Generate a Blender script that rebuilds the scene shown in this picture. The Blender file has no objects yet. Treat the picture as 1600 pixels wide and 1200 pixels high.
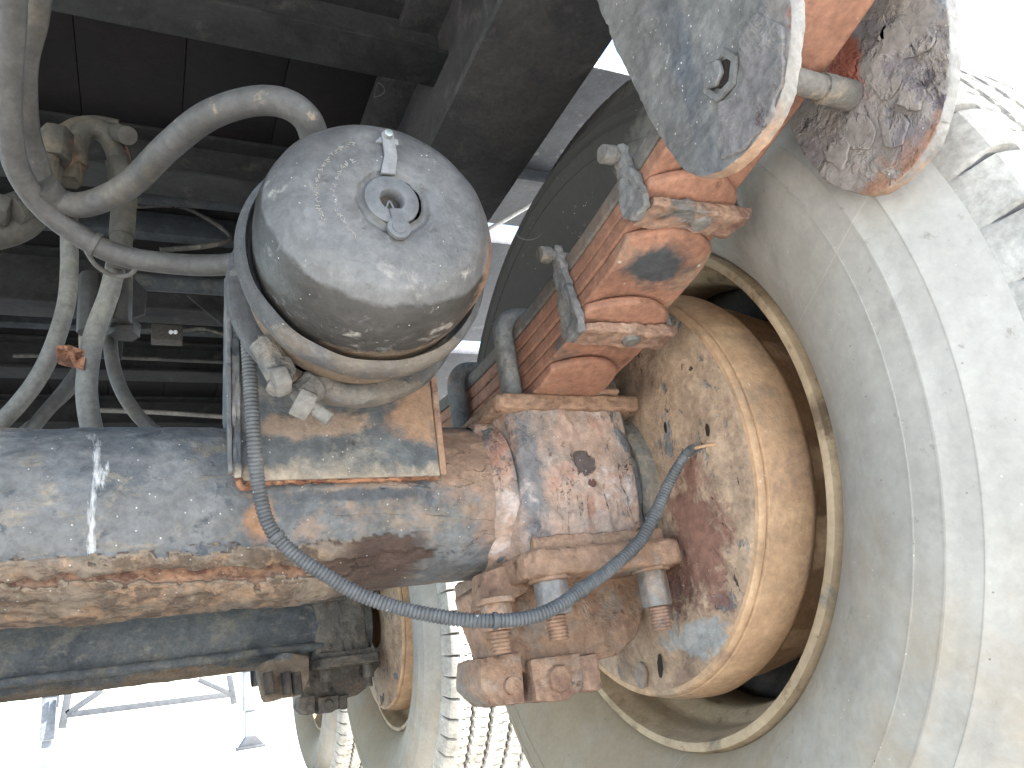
import bpy, bmesh, math, random
from mathutils import Vector, Matrix, noise
R = math.radians
PI = math.pi
rnd = random.Random(7)
scn = bpy.context.scene
col = scn.collection

# ---------------------------------------------------------------- camera, sky, sun, exposure
# world: X along the axle towards the wheel, Y along the trailer away from the camera, Z up; camera at the origin, ground 0.32 m below
CX = Vector((0.9045, -0.4028, -0.1404)); CY = Vector((0.0249, 0.3785, -0.9253)); CZ = Vector((0.4258, 0.8334, 0.3524))
CX.normalize(); CZ = (CZ - CX * CZ.dot(CX)).normalized(); CY = CZ.cross(CX)
cam_d = bpy.data.cameras.new('camera'); cam = bpy.data.objects.new('camera', cam_d); col.objects.link(cam)
cam_d.sensor_width = 36; cam_d.lens = 27.0; cam_d.clip_start = 0.01; cam_d.clip_end = 2000
rot = Matrix((CX, -CY, -CZ)).transposed()
cam.matrix_world = rot.to_4x4()
scn.camera = cam
GZ = -0.32

SUN_DIR = Vector((0.62, -0.50, 0.62)).normalized()
el = math.asin(SUN_DIR.z); az = math.atan2(SUN_DIR.x, SUN_DIR.y)
w = bpy.data.worlds.new('World'); scn.world = w; w.use_nodes = True
nt = w.node_tree; nt.nodes.clear()
sky = nt.nodes.new('ShaderNodeTexSky'); sky.sky_type = 'NISHITA'; sky.sun_disc = False
sky.sun_elevation = el; sky.sun_rotation = az; sky.air_density = 1.0; sky.dust_density = 1.2; sky.ozone_density = 0.4
bgn = nt.nodes.new('ShaderNodeBackground'); bgn.inputs[1].default_value = 0.15
wo = nt.nodes.new('ShaderNodeOutputWorld')
nt.links.new(sky.outputs[0], bgn.inputs[0]); nt.links.new(bgn.outputs[0], wo.inputs[0])
sd = bpy.data.lights.new('sun', 'SUN'); sd.energy = 4.5; sd.angle = R(0.5); sd.color = (1, 0.965, 0.92)
so = bpy.data.objects.new('sun', sd); col.objects.link(so)
so.rotation_euler = SUN_DIR.to_track_quat('Z', 'Y').to_euler(); so.location = (4, -4, 6)
scn.view_settings.view_transform = 'Standard'; scn.view_settings.look = 'None'
scn.view_settings.exposure = 2.72; scn.view_settings.gamma = 1
scn.render.engine = 'CYCLES'
scn.cycles.max_bounces = 8; scn.cycles.diffuse_bounces = 5

# measured points: a picture position and a known distance give a place in the world
def ray(x, y):
    return CX * (x - 800) + CY * (y - 600) + CZ * 1200
def onX(x, y, v): r = ray(x, y); return r * (v / r.x)
def onY(x, y, v): r = ray(x, y); return r * (v / r.y)
def onZ(x, y, v): r = ray(x, y); return r * (v / r.z)

# ---------------------------------------------------------------- materials
SAT, ALB = .76, .80
AX = [1.0]
def lin(c):
    if isinstance(c, str):
        v = [int(c[i:i+2], 16) / 255 for i in (0, 2, 4)]
        v = [((x + .055) / 1.055) ** 2.4 if x > .04 else x / 12.92 for x in v]
        g = sum(v) / 3
        return tuple(min(.85, max(.004, (g + (x - g) * SAT) * ALB * AX[0])) for x in v) + (1,)
    return tuple(c) + (1,)
def L(color, scale, lo, hi, h=0.0, det=6, dist=0.3, ax=None, st=(1, 1, 1), kind='noise', attr=None, str_=1.0, rgh=None, loc=False):
    return dict(color=color, scale=scale, lo=lo, hi=hi, h=h, det=det, dist=dist, ax=ax, st=st, kind=kind, attr=attr, k=str_, rgh=rgh, loc=loc)
def weather(name, base, layers, rough=0.75, bump=0.5, fine=120, fh=0.25, metal=0.0, var=0.18, bd=0.004, spec=0.35, grit=.22, alb=1.0):
    AX[0] = alb
    m = bpy.data.materials.new(name); m.use_nodes = True
    t = m.node_tree; N = t.nodes; K = t.links; b = N['Principled BSDF']
    tc = N.new('ShaderNodeTexCoord').outputs['Object']
    seed = [rnd.uniform(0, 20)]; geo = N.new('ShaderNodeNewGeometry').outputs['Position']
    def coords(st):
        seed[0] += 3.7
        mp = N.new('ShaderNodeMapping'); mp.inputs['Location'].default_value = (seed[0], seed[0] * .7, -seed[0]); mp.inputs['Scale'].default_value = st
        K.new(tc, mp.inputs[0]); return mp.outputs[0]
    def nz(scale, det=6, dist=0.3, st=(1, 1, 1)):
        n = N.new('ShaderNodeTexNoise'); n.inputs['Scale'].default_value = scale; n.inputs['Detail'].default_value = det
        n.inputs['Distortion'].default_value = dist; n.inputs['Roughness'].default_value = .68
        K.new(coords(st), n.inputs['Vector']); return n.outputs[0]
    def mth(op, a, c, cl=False):
        n = N.new('ShaderNodeMath'); n.operation = op; n.use_clamp = cl
        for i, v in enumerate((a, c)):
            if hasattr(v, 'links'): K.new(v, n.inputs[i])
            else: n.inputs[i].default_value = v
        return n.outputs[0]
    # base tone variation
    v1 = nz(18, 5); hv = N.new('ShaderNodeMapRange'); hv.inputs[1].default_value = .3; hv.inputs[2].default_value = .7
    hv.inputs[3].default_value = 1 - var; hv.inputs[4].default_value = 1 + var
    K.new(v1, hv.inputs[0])
    mx = N.new('ShaderNodeMix'); mx.data_type = 'RGBA'; mx.blend_type = 'MULTIPLY'; mx.inputs[0].default_value = 1
    mx.inputs[6].default_value = lin(base); K.new(hv.outputs[0], mx.inputs[7]); c = mx.outputs[2]
    f = nz(fine, 4, 0); height = mth('MULTIPLY', f, fh)
    rg = rough
    for l in layers:
        if l['kind'] == 'spot':
            vo = N.new('ShaderNodeTexVoronoi'); vo.inputs['Scale'].default_value = l['scale']; K.new(coords(l['st']), vo.inputs['Vector'])
            src = mth('SUBTRACT', 1.0, vo.outputs['Distance'])
            sel = mth('GREATER_THAN', mth('FRACT', mth('MULTIPLY', vo.outputs['Color'], 1.0), 0), 0)  # placeholder keeps graph simple
            sp = N.new('ShaderNodeSeparateColor'); K.new(vo.outputs['Color'], sp.inputs[0])
            sel = mth('GREATER_THAN', sp.outputs[0], l['det'] / 100)
            mr = N.new('ShaderNodeMapRange'); mr.inputs[1].default_value = l['lo']; mr.inputs[2].default_value = l['hi']; K.new(src, mr.inputs[0])
            mask = mth('MULTIPLY', mr.outputs[0], sel)
        elif l['kind'] == 'blob':   # a patch with its own place and ragged edge: ax = centre + radii
            sb = N.new('ShaderNodeVectorMath'); sb.operation = 'SUBTRACT'; K.new(tc if l['loc'] else geo, sb.inputs[0]); sb.inputs[1].default_value = l['ax'][:3]
            dv_ = N.new('ShaderNodeVectorMath'); dv_.operation = 'DIVIDE'; K.new(sb.outputs[0], dv_.inputs[0]); dv_.inputs[1].default_value = l['ax'][3]
            ln = N.new('ShaderNodeVectorMath'); ln.operation = 'LENGTH'; K.new(dv_.outputs[0], ln.inputs[0])
            n = mth('SUBTRACT', mth('MULTIPLY', mth('SUBTRACT', nz(l['scale'], l['det'], l['dist'], l['st']), .5), 2.4), mth('SUBTRACT', ln.outputs['Value'], 1.0))
            mr = N.new('ShaderNodeMapRange'); mr.inputs[1].default_value = l['lo']; mr.inputs[2].default_value = l['hi']; K.new(n, mr.inputs[0]); mask = mr.outputs[0]
        elif l['kind'] == 'line':   # thin wandering lines: zero crossings of a noise
            n = nz(l['scale'], l['det'], l['dist'], l['st'])
            d = mth('ABSOLUTE', mth('SUBTRACT', n, .5), 0)
            mr = N.new('ShaderNodeMapRange'); mr.inputs[1].default_value = l['hi']; mr.inputs[2].default_value = l['lo']; K.new(d, mr.inputs[0])
            mask = mr.outputs[0]
            g = nz(l['scale'] * .6, 2); mr2 = N.new('ShaderNodeMapRange'); mr2.inputs[1].default_value = .5; mr2.inputs[2].default_value = .6; K.new(g, mr2.inputs[0])
            mask = mth('MULTIPLY', mask, mr2.outputs[0])
        else:
            if l['attr']:
                at = N.new('ShaderNodeAttribute'); at.attribute_name = l['attr']; n = at.outputs['Fac']
                if l['scale']: n = mth('ADD', n, mth('MULTIPLY', mth('SUBTRACT', nz(l['scale'], l['det'], l['dist']), .5), l['k']))
            else: n = nz(l['scale'], l['det'], l['dist'], l['st'])
            if l['ax']:
                dp = N.new('ShaderNodeVectorMath'); dp.operation = 'DOT_PRODUCT'; dp.inputs[1].default_value = l['ax'][:3]
                K.new(tc if l['loc'] else geo, dp.inputs[0]); n = mth('ADD', n, mth('SUBTRACT', dp.outputs['Value'], l['ax'][3]))
            mr = N.new('ShaderNodeMapRange'); mr.inputs[1].default_value = l['lo']; mr.inputs[2].default_value = l['hi']; K.new(n, mr.inputs[0])
            mask = mr.outputs[0]
        if l['kind'] != 'noise' or not l['attr']: pass
        mm = mth('MULTIPLY', mask, 1.0 if l['attr'] else l['k'])
        x = N.new('ShaderNodeMix'); x.data_type = 'RGBA'
        K.new(mm, x.inputs[0]); K.new(c, x.inputs[6]); x.inputs[7].default_value = lin(l['color'])
        # slight tone change inside the layer
        y = N.new('ShaderNodeMix'); y.data_type = 'RGBA'; y.blend_type = 'MULTIPLY'; y.inputs[0].default_value = 1
        K.new(hv.outputs[0], y.inputs[7]); y.inputs[6].default_value = lin(l['color']); K.new(y.outputs[2], x.inputs[7])
        c = x.outputs[2]
        if l['h']: height = mth('ADD', height, mth('MULTIPLY', mm, l['h']))
        if l['rgh'] is not None:
            rm = N.new('ShaderNodeMix'); K.new(mm, rm.inputs[0]); rm.inputs[3].default_value = l['rgh']
            if hasattr(rg, 'links'): K.new(rg, rm.inputs[2])
            else: rm.inputs[2].default_value = rg
            rg = rm.outputs[0]
    if grit:
        gm = N.new('ShaderNodeMapRange'); gm.inputs[1].default_value = .32; gm.inputs[2].default_value = .68; gm.inputs[3].default_value = 1 - grit; gm.inputs[4].default_value = 1 + grit
        gn = nz(150, 8, .2); K.new(gn, gm.inputs[0])
        gx = N.new('ShaderNodeMix'); gx.data_type = 'RGBA'; gx.blend_type = 'MULTIPLY'; gx.inputs[0].default_value = 1
        K.new(c, gx.inputs[6]); K.new(gm.outputs[0], gx.inputs[7]); c = gx.outputs[2]
        gm2 = N.new('ShaderNodeMapRange'); gm2.inputs[1].default_value = .35; gm2.inputs[2].default_value = .65; gm2.inputs[3].default_value = 1 - grit * .8; gm2.inputs[4].default_value = 1 + grit * .8
        K.new(nz(38, 8, .5), gm2.inputs[0])
        gx = N.new('ShaderNodeMix'); gx.data_type = 'RGBA'; gx.blend_type = 'MULTIPLY'; gx.inputs[0].default_value = 1
        K.new(c, gx.inputs[6]); K.new(gm2.outputs[0], gx.inputs[7]); c = gx.outputs[2]
        height = mth('ADD', height, mth('MULTIPLY', gn, .5))
    K.new(c, b.inputs['Base Color'])
    if hasattr(rg, 'links'): K.new(rg, b.inputs['Roughness'])
    else: b.inputs['Roughness'].default_value = rg
    b.inputs['Metallic'].default_value = metal; b.inputs['Specular IOR Level'].default_value = spec
    bp = N.new('ShaderNodeBump'); bp.inputs['Strength'].default_value = bump; bp.inputs['Distance'].default_value = bd
    K.new(height, bp.inputs['Height']); K.new(bp.outputs[0], b.inputs['Normal'])
    return m

PAINT = '74808c'; DPAINT = '4c5763'; ORANGE = 'c47a4a'; RUST = '9a5636'; DRUST = '5e3a2c'; DUST = 'b59c80'; SCALE = 'a89878'; GREY = '8f9296'
def B(color, c, rad, scale=30, lo=0.0, hi=.25, h=0.0, k=1.0, **kw): return L(color, scale, lo, hi, h, kind='blob', ax=(tuple(c), tuple(rad))[0] + (tuple(rad),), str_=k, **kw)
speck = L('d8d4ca', 230, .80, .90, .3, det=90, kind='spot')
M = {}
M['axle'] = weather('axle_paint', '727374', [
    L('5f656b', 10, .50, .62, -.1, st=(1, 1, 1.8)), L('565c62', 44, .60, .66, -.2), L('858078', 50, .60, .68, .3), L('8c8d8b', 12, .50, .70, .2), L('938673', 24, .54, .68, .35, st=(.7, 1, 1.6)), L('4a4038', 9, .0004, .003, -1.6, kind='line', det=5, dist=.35, st=(.45, 1, 2.2)), L('4f565e', 30, .60, .66, -.2),
    B('a98468', (.275, .66, .20), (.05, .06, .05), 26, -.05, .4, .3), B('a98468', (.30, .66, .15), (.05, .06, .05), 30, .1, .5, .3, .8), B('b08058', (.085, .655, .150), (.013, .03, .022), 40, -.1, .3, .2),
    L('a98a70', 9, .58, .68, .25), L('a67a58', 34, .66, .74, .25), L('c6c8c8', 9, .66, .70, .2, st=(2.2, 1, .5)), L(RUST, 60, .70, .76, -.5),
    B('555b62', (.16, .66, .166), (.075, .03, .006), 40, -.1, .3, -.2, .9),  # painted shade: dark strip under the overhanging chamber bracket
    L('a08c72', 60, .35, .65, .6, attr='crust', str_=.5), L('857462', 24, .55, .95, .3, attr='crust', str_=1.6), L('a4805e', 40, .9, 1.2, .3, attr='crust', str_=1.9), L('6e5a48', 50, .95, 1.2, -.5, attr='crust', str_=2.6), L('80604c', 40, .4, .6, -.5, attr='redrust', str_=.8), L('9c7050', 30, .8, 1.2, .2, attr='redrust', str_=2.0), L('6a4030', 70, .95, 1.3, -.6, attr='redrust', str_=2.6),
    L('5c463a', 30, .6, .9, -.4, attr='edge', str_=.3), speck], bump=.8, bd=.0025, var=.12, alb=0.80)
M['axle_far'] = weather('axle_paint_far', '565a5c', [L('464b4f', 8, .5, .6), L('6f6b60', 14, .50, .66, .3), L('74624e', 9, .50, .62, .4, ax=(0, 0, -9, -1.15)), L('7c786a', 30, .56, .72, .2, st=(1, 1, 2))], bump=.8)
M['bolt_dim'] = weather('dim_bolt', '45423c', [], bump=.3)
M['axle_dim'] = weather('dim_green_paint', '30363a', [L('262b2c', 9, .5, .6), L('45443c', 16, .56, .68, .2)], bump=.6, alb=1.4)
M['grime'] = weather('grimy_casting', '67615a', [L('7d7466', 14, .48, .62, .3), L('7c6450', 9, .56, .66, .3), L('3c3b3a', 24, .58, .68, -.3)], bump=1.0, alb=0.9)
M['cast_dark'] = weather('cast_rust_shaded', '6e5442', [L('57483c', 18, .5, .64, -.3), L('7c6e5a', 20, .54, .68, .3)], bump=.9)
M['bracket'] = weather('bracket_paint', '5e6468', [L('4c5156', 12, .46, .62, -.1), L('87837b', 16, .52, .66, .2), L('9a7d60', 14, .60, .68, .3), L('a59884', 34, .60, .72, .3),
    B('98806a', (.125, .638, .225), (.055, .02, .014), 24, -.1, .3, .3), B('a07a58', (.225, .638, .24), (.03, .02, .03), 26, .0, .4, .3, .9), L('a0917c', 20, .46, .66, .4, ax=(0, 0, -16, -3.02)), L('7a4a34', 70, .68, .74, -.4), speck], bump=.8, rough=.6, alb=0.95)
M['rustedge'] = weather('orange_rust', 'b4764a', [L('85492c', 40, .5, .6, -.5), L('c79468', 30, .56, .68, .3), L('4a2a1c', 60, .60, .66, -1.0, st=(1, 1, 5)), L('7d776e', 14, .58, .64, .2)], bump=1.0, alb=0.9)
M['saddle'] = weather('saddle_rust', 'a88872', [L('8f8278', 14, .46, .62, .2), B('62666a', (.330, .64, .17), (.016, .05, .085), 44, -.2, .5, .4, .85), L('62676c', 15, .58, .63, .5, st=(1.3, 1, .8)), L('a8745a', 14, .56, .66, .2), L('bcaaa0', 18, .56, .68, .3),
    B('5a4c48', (.392, .64, .186), (.016, .03, .012), 60, .0, .2, -.8), B('6b4438', (.396, .64, .166), (.005, .03, .004), 40, .0, .2, -1), L('80503c', 46, .66, .72, -.5),
    L('4a3a32', 12, .0006, .004, -1.2, kind='line', det=5, dist=.9, st=(1.8, 1, .7)), speck], bump=1.0, bd=.003, alb=1.15)
M['cast'] = weather('cast_rust', 'a88060', [L('86604a', 18, .5, .64, -.3), L('b0957c', 24, .54, .68, .3), L('66686a', 12, .62, .67, .4), L('74503c', 50, .62, .7, -.5), L('8f8578', 9, .56, .66, .2)], bump=.9, alb=0.92)
M['spring'] = weather('spring_leaf_rust', 'bb7e5c', [L('a87052', 14, .48, .62, -.1), L('b0886a', 10, .56, .70, .2), L('77706a', 12, .64, .72, .3), L('8a5840', 60, .6, .72, -.3, st=(1, .3, 1)),
    L('d0ac90', 120, .66, .72, .2)], bump=.5, alb=.80)
M['spring_grey'] = weather('spring_leaf_grey', '77716a', [L('8a7664', 14, .5, .62), L('a9a195', 30, .6, .7)], bump=.5, alb=0.85)
M['spring_dark'] = weather('spring_leaf_worn', 'bb7e5c', [L('a87052', 14, .48, .62, -.1), L('a9886a', 16, .54, .68, .2), B('4c5052', (.385, .458, .305), (.036, .030, .04), 20, -.05, .45, .2), L('d0c4b4', 100, .80, .88, .3, det=80, kind='spot')], bump=.5, alb=.80)
M['clip'] = weather('clip_steel', '7d7b78', [L('8a8178', 18, .50, .60, .3), L('a48468', 14, .60, .68, .2), L('6a6866', 45, .6, .7, -.4)], bump=.9)
M['clip_tan'] = weather('clip_rust', 'ac8468', [L('8a6450', 18, .5, .62, -.2), L('b89c84', 30, .58, .7, .2), L('75716c', 12, .60, .66, .2)], bump=.9, alb=0.95)
M['ubolt'] = weather('ubolt_steel', '72726f', [L('8a867c', 30, .52, .66, .2), L('8c7460', 14, .58, .66, .2), L('55585a', 20, .56, .62, -.2)], bump=.9)
M['nutgrey'] = weather('nut_zinc', '85827e', [L('a08872', 12, .48, .60, .2), L('966e54', 20, .58, .70, .2), L('6c6864', 30, .6, .7, -.2)], bump=.7, rough=.6)
M['drum'] = weather('drum_dust', 'c4986a', [L('cfa676', 8, .45, .62, .1), L('a68266', 14, .55, .68, -.1, st=(1, 1, 1)), L('7a5844', 150, .68, .76, -.9), L('8d6950', 60, .70, .76, -.5, st=(.6, 1, 1)), L('8a7a64', 6, .54, .68, .1), L('d8c0a4', 150, .84, .9, .2, det=92, kind='spot')], bump=.6, bd=.003, grit=.14, alb=1.22)
M['shield'] = weather('shield_dust', 'ba9a78', [L('94765e', 18, .48, .64, -.2), L('7c7f80', 17, .58, .62, -.4, st=(1, 1, .8)), B('8a5a48', (.48, .60, .10), (.05, .05, .09), 40, .1, .5, -.4, .9), B('74797c', (.48, .68, .09), (.05, .045, .10), 44, .40, .7, -.3, .9), B('7a4a3a', (.48, .66, .07), (.05, .045, .045), 70, .15, .5, -.5, .85), B('a09f9a', (.48, .64, .01), (.05, .06, .022), 50, .1, .4, .1), L('5a4034', 80, .66, .70, -.9, st=(1, 1, .5)), speck], bump=1.0, bd=.003, alb=1.02)
M['rim'] = weather('rim_dust', 'b0956e', [L('c4a880', 9, .5, .65), L('80694c', 20, .56, .68, -.2), L('74736a', 10, .56, .66), L('8a6248', 50, .64, .7, -.3)], bump=.4, grit=.10, var=.08, alb=1.1)
M['hub'] = weather('hub_dark', '3a3632', [L('5a4e42', 14, .5, .65)], bump=.5)
M['can'] = weather('chamber_paint', '606060', [L('696968', 8, .45, .6, 0), L('393631', 10, .48, .60, .2, ax=(0, 42, -6, 16.95)), L('645a4e', 30, .56, .66, .4, ax=(0, 20, -9, 7.22)), L('46423d', 22, .60, .70, .0, ax=(0, 20, -6, 7.35)), B('a8805f', (.225, .48, .285), (.018, .05, .05), 30, -.1, .4, .3), L('8a745c', 40, .62, .72, .4, ax=(4, 20, -9, 8.08)),
    L('8e8a84', 40, .60, .72, .15), L('5a5652', 60, .62, .70, -.3), L('a8a298', 14, .64, .70, .1), L('c8c4bc', 260, .82, .92, .2, det=93, kind='spot')], bump=.45, rough=.45, spec=.5, alb=0.86)
M['ring'] = weather('clamp_ring_paint', '606162', [L('84796c', 22, .50, .62, .3, ax=(0, 0, -9, -2.25)), L('6a6c70', 12, .54, .64), L('987458', 30, .62, .7, .3), L('aca79e', 40, .6, .7, .2), speck], bump=.9, alb=.72)
M['emboss'] = weather('worn_letter_dust', '96928a', [], bump=.2)
M['strap'] = weather('clip_plate_grey', '8b8c8e', [L('8a8c8f', 30, .5, .65)], bump=.3, rough=.5, alb=0.85)
M['plug'] = weather('rubber_plug', '6c6e71', [L('7a7c7e', 30, .5, .65)], bump=.3, rough=.6, alb=0.85)
M['screw'] = weather('screw_zinc', '9aa4a0', [L('c8c8c0', 90, .5, .65)], bump=.3, rough=.35, metal=.6)
M['mudgrey'] = weather('muddy_steel', '7c776f', [L('9a8a74', 20, .5, .62, .3), L('5a5854', 14, .56, .66, -.2), L('b0794f', 12, .62, .68, .2)], bump=1.0)
M['hose'] = weather('air_hose', '5c5a57', [L('71695c', 12, .5, .65, .05), L('5f6062', 16, .56, .68, 0), L('b09878', 22, .62, .72, .1)], bump=.3, rough=.6, alb=0.75)
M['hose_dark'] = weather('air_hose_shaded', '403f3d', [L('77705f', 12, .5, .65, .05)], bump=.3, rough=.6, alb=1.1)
M['hose_light'] = weather('air_hose_dusty', '787670', [L('8c887c', 12, .5, .65, .05), L('7a7a74', 20, .6, .7)], bump=.3, rough=.65, alb=0.9)
M['conduit'] = weather('conduit_plastic', '5c5e60', [L('707273', 14, .5, .64, .1), L('8e8272', 10, .6, .7, .1), L('d8d8d4', 120, .84, .9, .2, det=90, kind='spot')], bump=.3, rough=.6)
M['fitting'] = weather('brass_fitting', '4e4b43', [L('665b48', 14, .5, .64, .2), L('a0704a', 12, .62, .68, .2), L('55554e', 20, .58, .68)], bump=.6, alb=0.85)
M['hanger'] = weather('hanger_paint', '73706c', [L('7f7d79', 7, .46, .62, .05, st=(1, 1.6, .5)), L('63656a', 8, .54, .64, -.05, st=(1, 2, .4)), L('a39e96', 24, .62, .72, .2), B('837a74', (.325, .215, .31), (.02, .028, .055), 40, -.1, .25, -.8), B('8a5e50', (.325, .212, .31), (.02, .016, .030), 60, .1, .3, -.6), L('b0784a', 24, .68, .73, .2), speck], bump=.6, rough=.5)
M['hanger_far'] = weather('hanger_paint_flaking', '827b7c', [L('958c84', 10, .47, .52, .6), L('8e96a0', 9, .56, .62, .2, ax=(0, -7, 0, -1.5)), L('a07458', 12, .55, .66, .2, ax=(0, 0, -10, -3.05)), L('9c9288', 20, .55, .62, .5), L('5c5458', 12, .62, .66, -.5), B('b05e44', (.458, .285, .40), (.02, .014, .05), 30, -.1, .3, .2), speck], bump=.8, rough=.6, bd=.003, alb=1.15)  # glare painted in: pale overall, bluer towards the near end
M['hanger_pit'] = weather('hanger_pitted_rust', '7c7674', [L('8f8a84', 18, .5, .62, .4), L('7a5a50', 24, .56, .64, -.5), L('a8785a', 30, .64, .70, .2), L('56565a', 14, .6, .66, -.3)], bump=1.1)
M['hanger_edge'] = weather('hanger_edge', '807c75', [L('8c8c89', 9, .45, .6, .1), L('b08a68', 12, .50, .64, .2, ax=(0, 3, -6, -.95)), L('8e9296', 14, .6, .7)], bump=.5, rough=.6)
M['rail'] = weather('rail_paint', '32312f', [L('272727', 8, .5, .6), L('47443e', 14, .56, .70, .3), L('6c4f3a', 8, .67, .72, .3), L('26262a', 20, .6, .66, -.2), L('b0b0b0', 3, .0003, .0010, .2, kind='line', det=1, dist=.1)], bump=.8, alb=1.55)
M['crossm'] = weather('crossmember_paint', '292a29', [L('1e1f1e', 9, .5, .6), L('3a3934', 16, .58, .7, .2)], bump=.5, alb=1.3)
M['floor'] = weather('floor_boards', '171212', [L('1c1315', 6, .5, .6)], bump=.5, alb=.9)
M['panel'] = weather('side_panel_paint', '42474e', [L('33383f', 5, .45, .6), L('6c7076', 20, .60, .68, .2), L('30363e', 10, .60, .7)], bump=.4, rough=.5)
M['whiterod'] = weather('bright_white', 'd8dadc', [L('b5b8bc', 30, .6, .7)], bump=.1, rough=.4)
M['tyre'] = weather('tyre_rubber', 'a8a398', [L('b4afa4', 3, .42, .65, .0), L('ac9e8a', 2.5, .52, .72, .0), L('989389', 12, .54, .72, 0), L('8c8880', 30, .64, .74, -.05, st=(1, 1, 1)), L('948d80', 13, .50, .74, 0, str_=.38), L('beb7aa', 30, .54, .74, .05, str_=.35), L('3e3a35', 5, .30, .60, 0, ax=(0, 1.6, 3.2, 2.38), loc=True, str_=.97),  # last layer here darkens the rear top: shade put into the colour
    B('a88e66', (-.03, .12, .24), (.2, .42, .26), 7, -.2, .7, 0, .8, loc=True),
    L('c4bcac', 2.2, .0002, .0008, .2, kind='line', det=0, dist=.0), L('7e766a', 70, .64, .70, -.2, str_=.5), L('d0c8b8', 200, .84, .92, .1, det=93, kind='spot'), L('70695f', 170, .84, .92, -.1, det=94, kind='spot')], bump=.25, rough=.8, bd=.0015, var=.05, grit=.07, alb=.97)
M['tread'] = weather('tread_rubber', 'b4b0a6', [L('a09c92', 24, .55, .68, -.1), L('3e3a35', 5, .30, .60, 0, ax=(0, 1.6, 3.2, 2.38), loc=True, str_=.97), L('6a6868', 1, .45, .6, 0, attr='groove')], bump=.4, rough=.85)  # rear top carries the same painted shade as the sidewall
M['leg'] = weather('leg_paint', '70767c', [L('5c646c', 5, .5, .65), L('8a6a58', 9, .66, .7)], bump=.3, rough=.5)
M['legdark'] = weather('brace_paint', '44484c', [L('3a3e44', 5, .5, .65)], bump=.3, rough=.6)
M['ground'] = weather('ground_concrete', 'c6c4be', [L('b4b0a8', .8, .45, .6, .3), L('cfcac0', 5, .5, .65, .2), L('9c9484', 14, .62, .72, -.2)], bump=.6, bd=.01, fine=60)
M['black'] = weather('hole_dark', '2c221a', [], bump=.2)
M['clay'] = weather('far_wall', 'b8b6b4', [L('9a9ca8', .6, .5, .55)], bump=.2)

# ---------------------------------------------------------------- helpers
def mesh_obj(name, verts, faces, mat, parent=None, smooth=True, shift=None, sharp=None):
    off = parent_offset(parent)
    me = bpy.data.meshes.new(name)
    me.from_pydata([tuple(Vector(v) - off) for v in verts], [], faces)
    me.materials.append(M[mat] if isinstance(mat, str) else mat)
    if smooth: me.polygons.foreach_set('use_smooth', [True] * len(me.polygons))
    if smooth and sharp:
        try: me.set_sharp_from_angle(angle=R(sharp))
        except Exception: pass
    me.update()
    o = bpy.data.objects.new(name, me); col.objects.link(o)
    if parent: o.parent = parent
    return o
OFF = {}
def parent_offset(p):
    t = Vector((0, 0, 0))
    while p: t = t + p.location; p = p.parent
    return t
def thing(name, label, cat, loc, group=None):
    o = bpy.data.objects.new(name, None); col.objects.link(o); o.location = loc; o.empty_display_size = .05
    tag(o, label, cat, group); return o
def tag(o, label=None, cat=None, group=None, kind=None):
    if label: o['label'] = label
    if cat: o['category'] = cat
    if group: o['group'] = group
    if kind: o['kind'] = kind
    return o
def copy_tree(o, parent=None):
    c = o.copy(); col.objects.link(c)
    if parent: c.parent = parent
    for ch in list(o.children): copy_tree(ch, c)
    return c
CL = {}
def rough(o, amp, size, sub=2, depth=3, bevel=None):
    """worn edges and a pitted surface as real relief"""
    if bevel:
        m = o.modifiers.new('bevel', 'BEVEL'); m.width = bevel; m.segments = 3; m.limit_method = 'ANGLE'; m.angle_limit = R(35)
    if sub:
        s = o.modifiers.new('sub', 'SUBSURF'); s.subdivision_type = 'SIMPLE'; s.levels = s.render_levels = sub
    if amp:
        k = (size, depth)
        if k not in CL:
            t = bpy.data.textures.new('pits', 'CLOUDS'); t.noise_scale = size; t.noise_depth = depth; CL[k] = t
        d = o.modifiers.new('pits', 'DISPLACE'); d.texture = CL[k]; d.strength = amp; d.mid_level = .5; d.texture_coords = 'LOCAL'
    return o
def lathe(name, prof, c, axis, mat, parent=None, seg=96, closed=False, a0=0, a1=2 * PI, sharp=40, wob=0):
    """prof: (position along axis, radius)"""
    vs = []; fs = []; n = len(prof); full = abs(a1 - a0 - 2 * PI) < 1e-6; S = seg if full else seg + 1
    for i in range(S):
        t = a0 + (a1 - a0) * i / seg
        for a, r in prof:
            rr = r + (wob * noise.noise(Vector((math.cos(t) * 3, math.sin(t) * 3, a * 30))) if wob else 0)
            if axis == 'X': vs.append((c[0] + a, c[1] + rr * math.cos(t), c[2] + rr * math.sin(t)))
            elif axis == 'Y': vs.append((c[0] + rr * math.cos(t), c[1] + a, c[2] + rr * math.sin(t)))
            else: vs.append((c[0] + rr * math.cos(t), c[1] + rr * math.sin(t), c[2] + a))
    for i in range(seg):
        j = (i + 1) % S
        for k in range(n - 1 + (1 if closed else 0)):
            k2 = (k + 1) % n
            f = (i * n + k, i * n + k2, j * n + k2, j * n + k)
            fs.append(f if axis != 'Y' else f[::-1])
    return mesh_obj(name, vs, fs, mat, parent, sharp=sharp)
def catmull(P, n=12):
    P = [Vector(p) for p in P]; out = []
    Q = [P[0] * 2 - P[1]] + P + [P[-1] * 2 - P[-2]]
    for i in range(1, len(Q) - 2):
        for k in range(n):
            t = k / n; a, b, c, d = Q[i-1], Q[i], Q[i+1], Q[i+2]
            out.append(.5 * ((2 * b) + (c - a) * t + (2 * a - 5 * b + 4 * c - d) * t * t + (3 * b - a - 3 * c + d) * t ** 3))
    out.append(P[-1]); return out
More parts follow.
